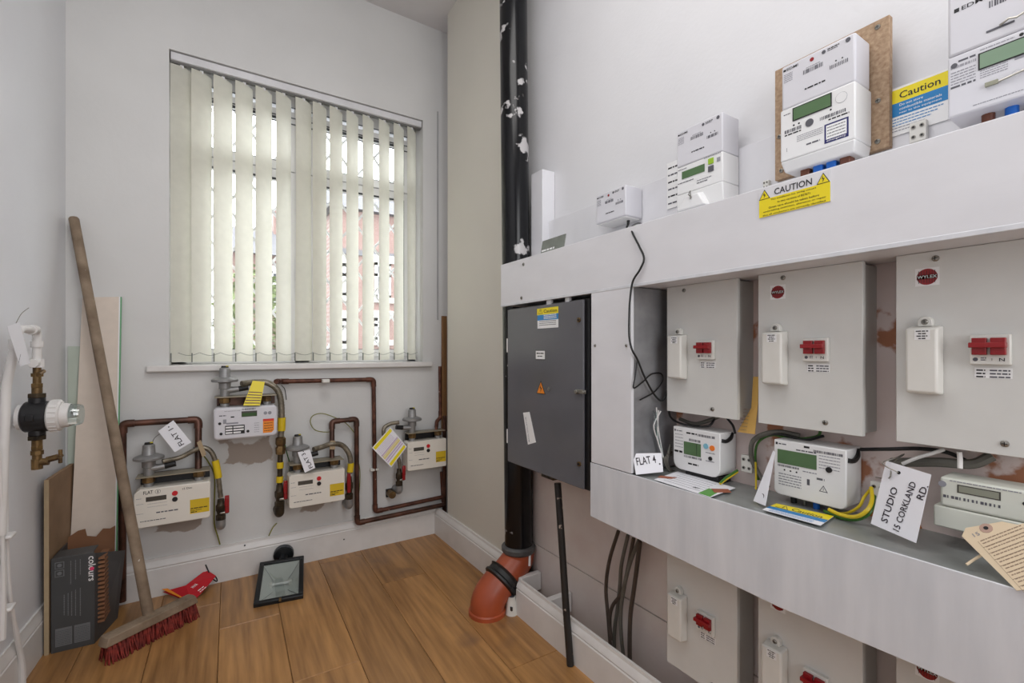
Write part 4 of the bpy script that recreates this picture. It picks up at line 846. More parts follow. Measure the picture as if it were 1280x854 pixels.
# ================================================================== SOIL PIPE
b = MB(); YP = 1.553
top = Vector((YP*math.tan(R(32.75)), YP, ZC)); bot = Vector((YP*math.tan(R(33.5)), YP, .215)); fl = pz(609, 766, 0)
t = thing('soil_pipe', 'black paint-splashed soil pipe from ceiling into an orange clay bend', 'pipe', Matrix.Translation(fl)); T0 = Matrix.Translation(-fl)
MB().tube([bot, bot.lerp(top, .3), bot.lerp(top, .6), top], .055, M_soil, 32, T=T0).build('pipe', t)
up = Vector((0, 0, 1)); dz = (bot-fl)
c1 = bot+Vector((0, 0, -.05)); c2 = fl+Vector((0, 0, .055)); mid = (c1+c2)/2; dd = (c2-c1).normalized()
MB().tube([bot+up*.012, bot+up*.004, bot-up*.010, bot-up*.018], [.060, .068, .068, .062], M_rubg, 32, T=T0).build('collar', t, label='grey-black rubber collar')
MB().tube([bot-up*.012, bot-up*.03]+[((bot-up*.03)*(1-s)**2+c1*2*s*(1-s)+(c1+dd*.035)*s*s) for s in (.25, .5, .75, 1)]+[mid-dd*.004], .062, M_clay, 32, T=T0).build('upper_bend', t, label='orange clay upper bend')
MB().tube([mid-dd*.022, mid-dd*.016, mid-dd*.01, mid+dd*.006, mid+dd*.012, mid+dd*.02, mid+dd*.026], [.062, .075, .070, .070, .076, .076, .066], M_rubber, 32, T=T0).build('rubber_coupling', t, label='black rubber coupling')
MB().tube([mid+dd*.015]+[((c2-dd*.04)*(1-s)**2+c2*2*s*(1-s)+(fl+up*.018)*s*s) for s in (0, .25, .5, .75, 1)]+[fl+up*.0], .066, M_clay, 32, T=T0).build('lower_bend', t, label='orange clay lower bend')
MB().tube([fl+up*.0, fl+up*.014, fl+up*.018], [.071, .071, .067], M_clay, 32, T=T0).build('socket_rim', t)
MB().tube([bot+Vector((.012, -.0605, -.016)), bot+Vector((.010, -.062, -.055))], .005, M_white, 8, T=T0).build('paint_drip', t)
# cap beside it
O = pz(639.5, 767, 0); t = thing('plastic_cap', 'small white tapered plastic cap on floor beside the orange bend', 'cap', Matrix.Translation(O))
MB().tube([(0, 0, 0), (0, 0, .04), (0, 0, .062), (0, 0, .066)], [.023, .019, .016, .0165], M_plastic, 20).build('shell', t); MB().disc(0, 0, .012, .066, .0665, M_ink).build('opening', t); MB().box((-.003-.012, -.0185-.003, .022), (.003-.012, -.012, .036), M_black).build('slot', t)

# ================================================================== GAS METERS ON BACK WALL
def gas(px, YF_, chamfer, label, smart=False, m=None, name='gas_meter', brand=None):
    """px: (xl, xr, yt at xl, yb at xl)"""
    m = m or mat('cream_meter_plastic', (.90, .88, .84), .38, var=.01)
    xl, xr, yt, yb = px; a = pb(xl, yb, YF_); c = pb(xr, yb, YF_); z1 = pb(xl, yt, YF_).z; Wm = c.x-a.x; Hm = z1-a.z
    M = FB(a); t = thing(name, label, 'gas meter', M, 'gas meters on the back wall'); D = YB-YF_
    ch = chamfer
    P_ = [(ch, 0), (Wm-ch*.5, 0), (Wm, ch*.5), (Wm, Hm-ch*.3), (Wm-ch*.3, Hm), (ch, Hm), (0, Hm-ch), (0, ch*.8)]
    if smart: P_ = [(ch, 0), (Wm-ch, 0), (Wm-ch*.3, ch*.3), (Wm, ch), (Wm, Hm-ch), (Wm-ch*.3, Hm-ch*.3), (Wm-ch, Hm), (ch, Hm), (ch*.3, Hm-ch*.3), (0, Hm-ch), (0, ch), (ch*.3, ch*.3)]
    MB().poly(P_, -D*.55, 0, m).build('meter_body', t, bevel=.005 if not smart else .008, seg=3)
    # unions, bracket
    for f in (.17, .84):
        b = MB(); x = Wm*f; b.tube([(x, Hm-.004, -D*.3), (x, Hm+.014, -D*.3)], .016, M_zinc, 16); b.tube([(x, Hm+.014, -D*.3), (x, Hm+.017, -D*.3), (x, Hm+.036, -D*.3), (x, Hm+.039, -D*.3)], [.017, .021, .021, .017], M_brass, 6); b.build('union', t, bevel=.001, label='brass union nut')
    b = MB(); b.box((-.008+Wm*.05, Hm+.040, -D*.55), (Wm*.99, Hm+.044, -D*.05), mat('bracket_steel', (.62, .58, .50), .4, metal=.4)); b.box((Wm*.05, Hm-.0, -D*.62), (Wm*.99, Hm+.044, -D*.55), M_copper2 if smart else M_cabside); b.build('bracket', t, bevel=.001)
    # regulator
    x = Wm*.17; z = Hm+.044; b = MB(); b.tube([(x, z, -D*.3), (x, z+.03, -D*.3), (x, z+.032, -D*.3), (x, z+.055, -D*.3), (x, z+.063, -D*.3)], [.017, .018, .022, .022, .030], M_zinc, 20)
    z += .018; b.tube([(x, z+.042, -D*.3), (x, z+.044, -D*.3), (x, z+.052, -D*.3), (x, z+.056, -D*.3), (x, z+.062, -D*.3)], [.045, .049, .049, .044, .030], M_zinc, 28)
    b.tube([(x, z+.060, -D*.3), (x, z+.064, -D*.3), (x, z+.098, -D*.3), (x, z+.102, -D*.3)], [.024, .0215, .0195, .014], M_zinc, 20); rg = b.build('regulator', t)
    b = MB(); b.tube([(x, z+.098, -D*.3), (x, z+.106, -D*.3)], .014, M_black, 12); b.box((x-.012, z+.104, -D*.3-.004), (x+.012, z+.109, -D*.3+.004), M_black); b.box((x+.004, z+.104, -D*.3-.003), (x+.013, z+.110, -D*.3+.005), mat('yellow_seal', (.8, .75, .2), .5)); b.build('cap', rg)
    z -= .018; b = MB(); sg = -1 if brand == 'left' else 1; b.tube([(x, z+.026, -D*.3), (x+sg*.03, z+.026, -D*.3), (x+sg*.052, z+.028, -D*.3)], [.017, .013, .011], M_zinc, 14); b.tube([(x+sg*.05, z+.028, -D*.3), (x+sg*.085, z+.034, -D*.3)], .0115, M_black, 14); b.build('outlet', rg)
    # face
    if smart:
        MB().flat(Wm*.42, Hm*.68, Wm*.665, Hm*.86, .0006, M_lcdg).flat(Wm*.43, Hm*.70, Wm*.655, Hm*.80, .0010, mat('lcd_deep', (.24, .36, .20), .2)).build('display', t, smooth=0)
        b = MB(); b.poly([(Wm*.76, Hm*.12), (Wm*.90, Hm*.12), (Wm*.94, Hm*.2), (Wm*.94, Hm*.56), (Wm*.76, Hm*.56)], 0, .0006, M_orange); b.flat(Wm*.76, Hm*.5, Wm*.94, Hm*.57, .0009, mat('red_print', (.85, .2, .12), .4))
        for i in range(4): b.micro(Wm*.78, Wm*.92, Hm*(.42-.08*i), .0025, .0009, M_black)
        b.build('sticker', t, smooth=0, label='orange and red warning sticker')
        b = MB()
        for u, v in ((.09, .52), (.11, .2), (.52, .22)): b.disc(Wm*u, Hm*v, .0055, 0, .003, M_black)
        b.build('plug', t); b = MB(); b.flat(Wm*.17, Hm*.16, Wm*.47, Hm*.44, .0003, M_black)
        for i in range(3): b.flat(Wm*.18, Hm*(.185+.085*i), Wm*.28, Hm*(.235+.085*i), .0007, M_white); b.flat(Wm*.295, Hm*(.185+.085*i), Wm*.455, Hm*(.235+.085*i), .0007, M_white)
        b.flat(Wm*.41, Hm*.17, Wm*.47, Hm*.24, .001, M_black); b.micro(Wm*.08, Wm*.19, Hm*.74, .004, .0003, M_ink); b.flat(Wm*.14, Hm*.50, Wm*.19, Hm*.64, .0003, M_inkl); b.flat(Wm*.255, Hm*.68, Wm*.31, Hm*.72, .0003, M_black); b.micro(Wm*.16, Wm*.40, Hm*.88, .002, .0003, M_inkl); b.bars(Wm*.43, Wm*.65, Hm*.89, Hm*.95, .0003, M_ink, k=20)
        b.flat(Wm*.19, Hm*.48, Wm*.37, Hm*.53, .0003, M_inkl); b.disc(Wm*.80, Hm*.76, .007, 0, .0003, M_inkl); b.disc(Wm*.87, Hm*.76, .007, 0, .0003, M_inkl)
        for i in range(5): b.micro(Wm*.62, Wm*.70, Hm*(.45-.07*i), .002, .0003, M_inkl)
        b.build('printed_text', t, smooth=0)
    else:
        MB().flat(Wm*.15, Hm*.67, Wm*.41, Hm*.79, .0008, M_lcdg).build('display', t, smooth=0)
        MB().disc(Wm*.52, Hm*.80, .0095, 0, .003, mat('red_button', (.80, .12, .16), .4)).build('button', t, label='red button'); MB().disc(Wm*.52, Hm*.64, .009, 0, .003, M_black).build('button', t, label='black button')
        b = MB(); b.flat(Wm*.72, Hm*.18, Wm*.985, Hm*.56, .0004, mat('mustard_sticker', (.85, .72, .13), .5)); b.text('FULL FLOW', Wm*.73, Hm*.25, Wm*.15, Hm*.04, .0008, M_black); b.micro(Wm*.73, Wm*.96, Hm*.31, .0035, .0007, M_black); b.micro(Wm*.73, Wm*.82, Hm*.21, .0035, .0007, M_black); b.build('sticker', t, smooth=0, label='mustard yellow sticker')
        b = MB(); b.micro(Wm*.17, Wm*.42, Hm*.60, .0012, .0003, M_inkl); b.micro(Wm*.17, Wm*.42, Hm*.52, .0012, .0003, M_inkl); b.micro(Wm*.28, Wm*.56, Hm*.34, .0045, .0003, M_ink); b.micro(Wm*.08, Wm*.40, Hm*.16, .003, .0003, M_ink); b.micro(Wm*.03, Wm*.1, Hm*.76, .002, .0003, M_inkl)
        for i in range(2): b.micro(Wm*.03, Wm*.12, Hm*(.62-.25*i), .0014, .0003, M_inkl)
        if name == 'gas_meter' and chamfer > .012: b.text('FLAT', Wm*.12, Hm*.86, Wm*.12, Hm*.09, .0004, M_black, rot=2); b.disc(Wm*.30, Hm*.905, .0085, 0, .0003, M_black); b.disc(Wm*.30, Hm*.905, .0075, .0002, .0005, m); b.text('1', Wm*.295, Hm*.87, .0025, Hm*.07, .0008, M_black); b.text('15 Dec', Wm*.62, Hm*.86, Wm*.13, Hm*.05, .0004, M_black, rot=3)
        b.build('printed_text', t, smooth=0)
    return t, M, Wm, Hm, D
g1 = gas((167, 263, 613.8, 662.5), 2.24, .016, 'white gas meter at far left of the window wall, marked with handwriting')
g2 = gas((267, 347, 510.8, 551.5), 2.24, .014, 'pale gas meter with orange sticker mounted highest, just below the sill', smart=True, m=M_lilac)
g3 = gas((361.5, 431, 595, 636.5), 2.24, .008, 'white gas meter in the middle, below the FLAT 3 tag')
g4 = gas((509.5, 558, 553.4, 589.5), 2.27, .008, 'white gas meter in the right corner beside the cream panel', brand='left')

def clampY(y): return min(y, YB-.012)
def copper(pix, r, label, Y=2.365, m=M_copper, fil=.025, elbows=True, clips=(), cat='pipe'):
    P_ = [pb(a, c, yy) for a, c, yy in [(q if len(q) == 3 else (*q, Y)) for q in pix]]
    # keep runs upright or level
    base = P_[0]; t = thing('copper_pipe', label, cat, Matrix.Translation(base), 'copper pipes on the back wall'); T0 = Matrix.Translation(-base)
    MB().tube(fillet(P_, fil), r, m, 14, T=T0).build('pipe', t)
    if elbows:
        for i in range(1, len(P_)-1):
            a = (P_[i-1]-P_[i]).normalized(); c = (P_[i+1]-P_[i]).normalized()
            MB().tube(fillet([P_[i]+a*.036, P_[i], P_[i]+c*.036], fil), r*1.22, m, 14, T=T0).build('elbow', t)
    for px, py in clips:
        p = pb(px, py, Y)-base; MB().box((p.x-.016, -.008, p.z-.008), (p.x+.016, .018, p.z+.008), M_plastic).build('pipe_clip', t, bevel=.002, label='white plastic clip')
    return t
copper([(153, 752, 2.35), (153.5, 530, 2.35), (248, 524.5, 2.35), (248, 590, 2.30)], .0125, 'thick dark copper pipe framing the far left gas meter', m=M_copper2)
copper([(345, 477, 2.31), (350, 477, 2.36), (467, 474.5), (469, 639.5), (555, 621)], .0105, 'red-brown copper pipe running below sill then down to the corner', m=M_copper, clips=((404.5, 475.5),))
bpy.data.objects  # clip on vertical run
p = pb(468, 587, 2.365); o = tag(MB().box((-.02, -.01, -.006), (.02, .016, .006), M_plastic).build('pipe_clip', bevel=.002), 'white plastic pipe clip on the upright copper pipe', 'clip'); o.location = p
copper([(415, 580, 2.30), (415, 527, 2.34), (445.5, 524, 2.34), (446.5, 654, 2.34), (555, 631, 2.34)], .0115, 'dark copper pipe looping above the middle gas meter and down to corner', m=M_copper2)
copper([(555.5, 640, 2.352), (555.5, 585, 2.352), (555.5, 520, 2.352)], .011, 'upright dark copper pipe in the corner behind the cream panel', m=M_copper2, elbows=False)
copper([(549.8, 458, 2.367), (550.5, 522, 2.367), (546, 527, 2.35), (545, 540, 2.31)], .0085, 'thin upright copper pipe in the corner entering the corner gas meter', m=M_copper, fil=.012)
copper([(553.5, 628, 2.368), (551.5, 590, 2.368)], .007, 'short grey copper stub near the skirting in the right corner', m=M_copper, elbows=False)
# corner wooden strip
A = pb(548, 395, 2.30); o = tag(MB().box((-.006, 0, 0), (.022, .012, pb(552, 395, 2.352).z-pb(552, 540, 2.352).z), mat('stained_wood_strip', (.50, .36, .22), .6)).build('wood_strip', smooth=0), 'brown stained wood strip upright in the corner beside the cream panel', 'board'); o.location = (pb(555, 450, 2.36).x-.008, 2.352, pb(552, 540, 2.352).z)

def hose(pix, r, label, Y=2.30, corr=True):
    P_ = crom([pb(*((q if len(q) == 3 else (*q, Y)))) for q in pix], 12); base = P_[-1]; t = thing('gas_hose', label, 'hose', Matrix.Translation(base), 'flexible gas hoses'); T0 = Matrix.Translation(-base)
    MB().tube(P_, [r*(1+.09*(i % 2)) for i in range(len(P_))], M_hose, 12, T=T0).build('braided_tube', t); return t, T0, P_
def band(t, T0, P_, f0, f1, r, m=None):
    i0 = int(f0*(len(P_)-1)); i1 = max(i0+1, int(f1*(len(P_)-1))); MB().tube(P_[i0:i1+1], r, m or mat('yellow_tape', (.88, .76, .12), .4), 14, T=T0).build('tape_band', t, label='yellow gas tape')
def valve(px, py, dy, Y, label, lever_dx=.022, scale=1.0):
    """vertical valve: top at px,py ; elbow dy pixels lower"""
    a = pb(px, py, Y); c = pb(px, py+dy, Y); t = thing('gas_valve', label, 'valve', Matrix.Translation(c), 'gas valves with red levers'); H_ = a.z-c.z; s = scale
    b = MB(); b.tube([(0, 0, H_*.2), (0, 0, H_*.25), (0, 0, H_*.42), (0, 0, H_*.45), (0, 0, H_*.55), (0, 0, H_*.6), (0, 0, H_*.78), (0, 0, H_*.82), (0, 0, H_)], [.013*s, .018*s, .018*s, .013*s, .015*s, .018*s, .018*s, .014*s, .012*s], M_darkpipe, 8); b.build('valve_body', t)
    b = MB(); P2 = fillet([(0, 0, H_*.25), (0, 0, 0), (0, YB-Y, 0)], .02*s); b.tube(P2, .018*s, M_zinc if s < 1.05 else M_darkpipe, 16); b.build('elbow', t)
    b = MB(); b.box((lever_dx-.008, -.022, H_*.5), (lever_dx+.008, -.016, H_*1.15), M_red); b.box((lever_dx-.009, -.025, H_*.72), (lever_dx+.008, -.015, H_*1.08), M_red); b.box((-.004, -.02, H_*.48), (lever_dx+.006, -.014, H_*.56), M_steel); b.build('lever', t, bevel=.003, label='red lever'); return t
t, T0, P_ = hose([(203, 577, 2.28), (225, 572), (243, 563), (256, 560), (266, 568), (272, 590), (276, 622)], .009, 'flexible steel hose arching over from the far left gas meter'); band(t, T0, P_, .74, .88, .0135)
valve(276, 624, 34, 2.30, 'red levered valve right of the far left gas meter')
t, T0, P_ = hose([(302, 480, 2.27), (320, 478), (335, 479), (347, 488), (351.5, 505), (352, 530), (351, 546)], .0125, 'thick steel hose beside the orange stickered gas meter'); band(t, T0, P_, .78, .93, .0165)
b = MB(); a = pb(351, 545, 2.31); c = pb(349.5, 608, 2.31); T0 = Matrix.Translation(-c); t = thing('gas_pipe', 'upright pipe with brass nut and yellow tape below the thick steel hose', 'pipe', Matrix.Translation(c))
MB().tube([a, c], .011, M_darkpipe, 14, T=T0).build('pipe', t); MB().tube([a.lerp(c, .02), a.lerp(c, .05), a.lerp(c, .16), a.lerp(c, .20), a.lerp(c, .24), a.lerp(c, .36)], [.015, .021, .021, .016, .021, .019], M_brass, 6, T=T0).build('union', t)
for f in (.52, .80): MB().tube([a.lerp(c, f), a.lerp(c, f+.12)], .0145, mat('yellow_tape', (.88, .76, .12), .4), 14, T=T0).build('tape_band', t, label='yellow gas tape')
valve(349.5, 606, 36, 2.31, 'red levered valve below the orange stickered gas meter', scale=1.1)
t, T0, P_ = hose([(392, 562, 2.28), (402, 559), (415, 555, 2.28), (428, 557), (436, 567), (438.5, 580), (437, 592)], .0115, 'steel hose arching over the middle gas meter'); band(t, T0, P_, .82, .98, .015)
valve(436.5, 596, 37, 2.31, 'red levered valve right of the middle gas meter', lever_dx=-.006)
t, T0, P_ = hose([(499, 528, 2.28), (488, 530), (480, 536), (481, 548), (490, 560), (498, 574), (500, 585)], .0095, 'steel hose curling left behind the yellow and white tag'); 
valve(499, 586, 28, 2.32, 'red levered valve below the yellow and white tag', lever_dx=.018)
p = pb(488, 617, 2.36); o = tag(MB().tube([(0, .02, 0), (0, -.035, 0)], .018, M_brass, 12).box((-.018, .01, -.02), (.012, .022, .02), M_cabside).build('pipe_flange'), 'brass pipe flange on the wall under the tag', 'fitting'); o.location = p
# yellow-green earth wires
def bwire(pix, r, m, label, Y=2.35, cat='wire'):
    return tag(MB().tube([pb(*((q if len(q) == 3 else (*q, Y)))) for q in pix], r, m, 7, smooth=6).build('earth_wire', world=True), label, cat, 'earth wires')
bwire([(414, 540), (403, 540), (393, 537), (388, 528), (391, 520), (402, 517), (416, 521), (432, 529), (443, 541)], .0022, M_olive, 'yellow-green earth wire looped above the middle gas meter')
bwire([(447, 572), (450, 590), (449, 615), (446, 632)], .002, M_olive, 'thin earth wire hanging beside the dark copper pipe')
bwire([(252, 567, 2.30), (260, 577), (268, 595), (268, 630), (268, 655), (272, 670), (275, 681)], .0028, M_olive, 'olive earth wire dropping from FLAT 1 tag to the skirting')
bwire([(346, 654), (341, 660), (336, 670)], .0026, M_olive, 'short olive wire below the second valve')
bwire([(353, 535, 2.33), (357, 560), (362, 580), (361, 595)], .0024, M_gg, 'dark green wire between the upper and middle gas meters')
bwire([(352, 482, 2.30), (356, 487), (358, 500)], .0018, M_cable, 'short dark wire at the top of the thick steel hose')
# tags on gas pipework
def btag(name, pix, label, Y, cat='tag', m=M_paper):
    P_ = [pb(a, c, yy) for (a, c), yy in zip(pix, Y)]; return card(name, label, cat, P_, m=m)
o, M, q = btag('name_tag', [(218.5, 565.5), (239, 553), (216.5, 525.5), (197.5, 539)], 'white card tag handwritten FLAT 1 hanging at far left gas meter', (2.27, 2.27, 2.30, 2.30))
b = MB(); wv = (q[3]-q[0]).length; wu = (q[1]-q[0]).length; b.text('FLAT 1', wu*.66, wv*.08, wv*.74, wu*.28, .0008, M_pen, rot=88); b.disc(wu*.55, wv*.93, .0025, .0001, .0006, M_black); b.build('handwriting', o, smooth=0)
o = tag(MB().tube([pb(214, 531, 2.30), pb(203, 540, 2.31), pb(193, 548, 2.32), pb(190, 556, 2.33)], .0012, M_steel, 6, smooth=4).build('tie_wire', world=True), 'thin wire tying the FLAT 1 tag', 'wire')
o, M, q = btag('name_tag', [(381, 591), (394, 585), (387.5, 562), (372, 565.5)], 'curled white card tag handwritten FLAT 3 on the middle regulator', (2.215, 2.215, 2.23, 2.23))
wv = (q[3]-q[0]).length; wu = (q[1]-q[0]).length; MB().text('FLAT 3', wu*.85, wv*.08, wv*.78, wu*.35, .0008, M_pen, rot=96).disc(wu*.6, wv*.93, .0022, .0001, .0006, M_black).build('handwriting', o, smooth=0)
o, M, q = btag('service_label', [(489, 584.5), (508.5, 558.5), (488, 534), (465, 560)], 'yellow and white diagonal service label hanging left of the corner gas meter', (2.26, 2.26, 2.27, 2.27), 'label')
wu = (q[1]-q[0]).length; wv = (q[3]-q[0]).length; b = MB(); lil = mat('lilac_print', (.80, .72, .82), .6); pal = mat('pale_yellow_print', (.90, .84, .55), .6)
e0 = lambda u, v: (q[0].lerp(q[1], u).lerp(q[3].lerp(q[2], u), v)).xy[:]
for v0, v1, mm in ((.85, .97, M_yellow), (.03, .14, M_yellow), (.36, .44, pal), (.28, .34, lil), (.5, .56, lil), (.20, .25, lil), (.45, .49, pal)):
    b.poly([e0(v0, .04), e0(v1, .04), e0(v1, .96), e0(v0, .96)] if False else [e0(.04, v0), e0(.96, v0), e0(.96, v1), e0(.04, v1)], 0, .0003, mm)
for k in range(5): a_ = e0(.08, .60+.05*k); c_ = e0(.9, .60+.05*k); an = math.degrees(math.atan2(c_[1]-a_[1], c_[0]-a_[0])); b.micro(0, wu*.8, 0, .0022, .0004, lil, Matrix.Translation((*a_, 0)) @ Matrix.Rotation(R(an), 4, 'Z'))
b.build('printed_text', o, smooth=0)
o, M, q = btag('earth_tag', [(253, 572), (258, 568), (251, 550), (246, 553.5)], 'small metal earth clamp label on the far left copper pipe', (2.27, 2.27, 2.27, 2.27), m=M_hardedge)
MB().disc(.005, .05, .003, .0001, .0008, M_black, n=8).build('rivet', o)
o, M, q = btag('earth_tag', [(412, 562), (419, 562), (419, 551), (413, 551)], 'small pale clamp label on the copper pipe over the middle meter', (2.275, 2.275, 2.275, 2.275), m=M_hardedge)
MB().disc(.012, .02, .004, .0001, .0008, M_black, n=8).build('rivet', o)
# yellow shut-off tag on meter 2
o, M, q = btag('gas_tag', [(304, 507), (325, 507), (331, 477.5), (316, 476)], 'bright yellow tag with black lines hanging on the upper gas hose', (2.232, 2.232, 2.245, 2.245), 'tag', m=M_yellow)
wu = (q[1]-q[0]).length; wv = (q[3]-q[0]).length; b = MB()
for k in range(5): s = .08+.11*k; a_ = q[0].lerp(q[3], s); c_ = q[1].lerp(q[2], s); b.poly([(a_.x+.002, a_.y), (c_.x-.002, c_.y), (c_.x-.002, c_.y+.004), (a_.x+.002, a_.y+.004)], 0, .0003, M_cbrown)
b.build('printed_text', o, smooth=0)

# ================================================================== LEFT WALL: WATER METER
def lw_(px, py, off): # point at distance off from the left wall
    r = ray(px, py); n = Vector((1, -.06)).normalized(); w0 = Vector((XL(0), 0)); t_ = (off + w0.dot(n))/(r.x*n.x+r.y*n.y); return Vector((r.x*t_, r.y*t_, EYE+r.z*t_))
c = lw_(44, 521, .055); M = frame(c, (.06, 1, 0), (0, 0, 1)); t = thing('water_meter', 'black water meter with white ribbed cap fixed to the left wall', 'water meter', M, None)
# axis of meter body points into the room (+n)
b = MB(); b.tube([(0, 0, -.035), (0, 0, -.02)], .036, M_wpipe, 24); b.build('back_cap', t, label='white back cap')
b = MB(); b.tube([(0, 0, -.025), (0, 0, -.02), (0, 0, .028), (0, 0, .034)], [.038, .045, .045, .040], M_cabside, 24); b.box((-.05, -.009, -.008), (.05, .009, .01), M_cabside); b.tube([(0, -.056, .004), (0, .056, .004)], .019, M_cabside, 16)
for v in (-.02, 0, .02): b.box((-.04, v-.002, -.02), (.04, v+.002, .032), M_cabside)
b.disc(-.03, 0, .016, -.01, .004, M_cabside); b.build('meter_body', t, bevel=.002)
b = MB(); b.tube([(0, 0, .032), (0, 0, .036), (0, 0, .056), (0, 0, .060)], [.044, .048, .046, .042], M_wpipe, 28)
for k in range(20): a = k*math.tau/20; b.box((math.cos(a)*.047-.0015, math.sin(a)*.047-.0015, .037), (math.cos(a)*.047+.0015, math.sin(a)*.047+.0015, .055), M_wpipe)
b.build('ribbed_ring', t)
b = MB(); b.tube([(0, 0, .058), (0, 0, .078), (0, 0, .080)], [.037, .035, .031], M_wpipe, 24); b.build('register_housing', t)
b = MB(); b.tube([(0, 0, .080), (0, 0, .097), (0, 0, .104)], [.034, .032, .029], M_clearp, 24); b.build('clear_cover', t, label='clear plastic cover')
MB().box((-.026, -.026, .062), (.006, -.008, .098), M_plastic).build('register_box', t, bevel=.002); MB().tube([(.0, .01, .08), (.004, .004, .09)], .006, M_steel, 8).build('register_dial', t)
MB().box((.0, .040, .02), (.03, .042, .055), M_clearp).build('lid', t)
for v, s in ((.056, 1), (-.056, -1)):
    b = MB(); b.tube([(0, v, .004), (0, v+s*.012, .004)], .022, M_darkpipe, 6); b.tube([(0, v+s*.012, .004), (0, v+s*.03, .004)], .012, M_brass, 12); b.tube([(0, v+s*.03, .004), (0, v+s*.042, .004)], .014, M_brass, 6); b.build('union', t, bevel=.001, label='brass union nut')
# pipework above
tz = c.z+.098
b = MB(); b.tube([(0, .098, .004), (0, .15, .004)], .0095, M_brass, 12); b.tube([(0, .118, .004), (0, .128, .004)], .014, M_brass, 8); b.tube([(-.02, .125, .012), (.02, .133, .012)], .006, M_brass, 8); b.build('stop_tap', t, label='brass stop tap')
b = MB(); b.tube(fillet([(0, .15, .004), (0, .255, .004), (-.125, .255, .004), (-.125, .10, -.02), (-.125, -.3, -.03)], .022), .0105, M_wpipe, 14); b.tube([(0, .145, .004), (0, .17, .004)], .016, M_wpipe, 8); b.tube([(-.012, .158, .004), (-.03, .158, .004)], .012, M_wpipe, 10); b.build('supply_pipe', t, label='white plastic supply pipe')

for pa_, pc_, rr_ in (((-.02, .255, .004), (-.045, .255, .004), .0145), ((0, .205, .004), (0, .222, .004), .0145), ((-.125, .20, -.0), (-.125, .225, .0), .016)): MB().tube([pa_, pc_], rr_, M_wpipe, 14).build('pipe_fitting', t)
# tap below
b = MB(); b.tube(fillet([(0, -.098, .004), (0, -.135, .004), (0, -.135, .03)], .012), .011, M_brass, 12); b.tube([(0, -.10, .004), (0, -.112, .004)], .015, M_brass, 8); b.tube([(0, -.125, .004), (0, -.155, .004)], .013, M_brass, 10); b.tube([(0, -.13, .025), (0, -.124, .05)], .009, M_brass, 10); b.tube([(0, -.143, .055), (0, -.103, .055)], .005, M_brass, 8); b.tube([(-.012, -.123, .055), (.012, -.123, .055)], .005, M_brass, 8); b.build('drain_tap', t, label='brass drain tap')
P_ = [lw_(25, 458, .075), lw_(38, 454.5, .077), lw_(24.5, 403, .075), lw_(9, 408, .073)]
o, M2_, q = card('name_tag', 'long narrow white tag hanging above the black water meter', 'tag', P_); MB().micro(.006, .03, .01, .002, .0004, M_inkl, Matrix.Rotation(R(60), 4, 'Z')).build('printed_text', o, smooth=0)
o = tag(MB().tube([lw_(20, 404, .07), lw_(27, 392, .075), lw_(36, 385, .08)], .0009, M_steel, 6, smooth=4).build('tie_wire', world=True), 'thin wire curling above the long narrow white tag', 'wire')
# white cables down the left wall
for i, (PX, lab) in enumerate(((((3, 560), (8, 620), (9, 680), (12, 740), (20, 790), (27, 830), (28, 880)), 'white bulging cable nearest the brown board on the left wall'), (((-2, 560), (2, 640), (4, 720), (2, 800)), 'white cable at the left edge of the photo'))):
    o = wire('white_cable', [lw_(a, c_, .02+.008*i) for a, c_ in PX], [.004, .004, .0045, .005, .007, .0085, .0085], M_wpipe, lab, 'cable', k=5)
for py in (670, 760):
    p = lw_(10, py, .03); o = tag(MB().box((-.025, -.022, -.005), (.012, .022, .005), M_wpipe).build('cable_strap', bevel=.004), 'white painted cable strap on left wall, '+('upper' if py == 670 else 'lower')+' of two', 'strap'); o.location = p

# ================================================================== CORNER BOARDS, BOX
# hardboard sheet
A = pz(56.5, 820, 0); ztop = .575; Bp = Vector((XL(2.37)+.02, 2.365, 0)); lean = Vector((-.010, 0, 0))
d = (Bp-A).normalized(); M = frame(A, d, (0, 0, 1)); Lb = (Bp-A).length
t = thing('hardboard_sheet', 'brown hardboard sheet standing on edge against the left wall', 'board', M)
o = MB().box((0, 0, -.003), (Lb, ztop, .009), M_hard).build('sheet', t, bevel=.0008); MB().box((-.0006, 0, -.003), (0, ztop, .009), M_hardedge).build('sawn_edge', t, smooth=0)
# pale pink board with green edge
TL = pb(103, 372, 2.372); TRr = pb(148.7, 371, 2.372); BL = pb(87, 700, 2.315); BRr = pb(143, 690, 2.315)
dn = (BL-TL)/(TL.z-BL.z); BL = TL+dn*TL.z; dn2 = (BRr-TRr)/(TRr.z-BRr.z); BRr = TRr+dn2*TRr.z; BL.z = BRr.z = .001
M = frame(BL, BRr-BL, TL-BL); q = [loc(M, p) for p in (BL, BRr, TRr, TL)]
t = thing('board_offcut', 'tall narrow pale pink board with green back edge leaning in the left corner', 'board', M)
MB().poly([(p.x, p.y) for p in q], -.011, 0, M_pboard).build('face', t, smooth=0)
gq = [(q[1].x+.0002, q[1].y), (q[1].x+.004, q[1].y), (q[2].x+.004, q[2].y), (q[2].x+.0002, q[2].y)]
MB().poly(gq, -.006, .0005, M_upvc).build('white_edge', t, smooth=0); MB().poly([(a+.0038, c_) for a, c_ in gq], -.010, -.0, M_green).build('green_edge', t, smooth=0)
A = pb(84, 700, 2.378); o = tag(MB().box((0, 0, 0), (.045, .008, .86), M_paleg).build('panel_strip', smooth=0), 'pale green-white strip upright behind the pink board in the corner', 'board'); o.location = (XL(YB)+.008, 2.376, .155)
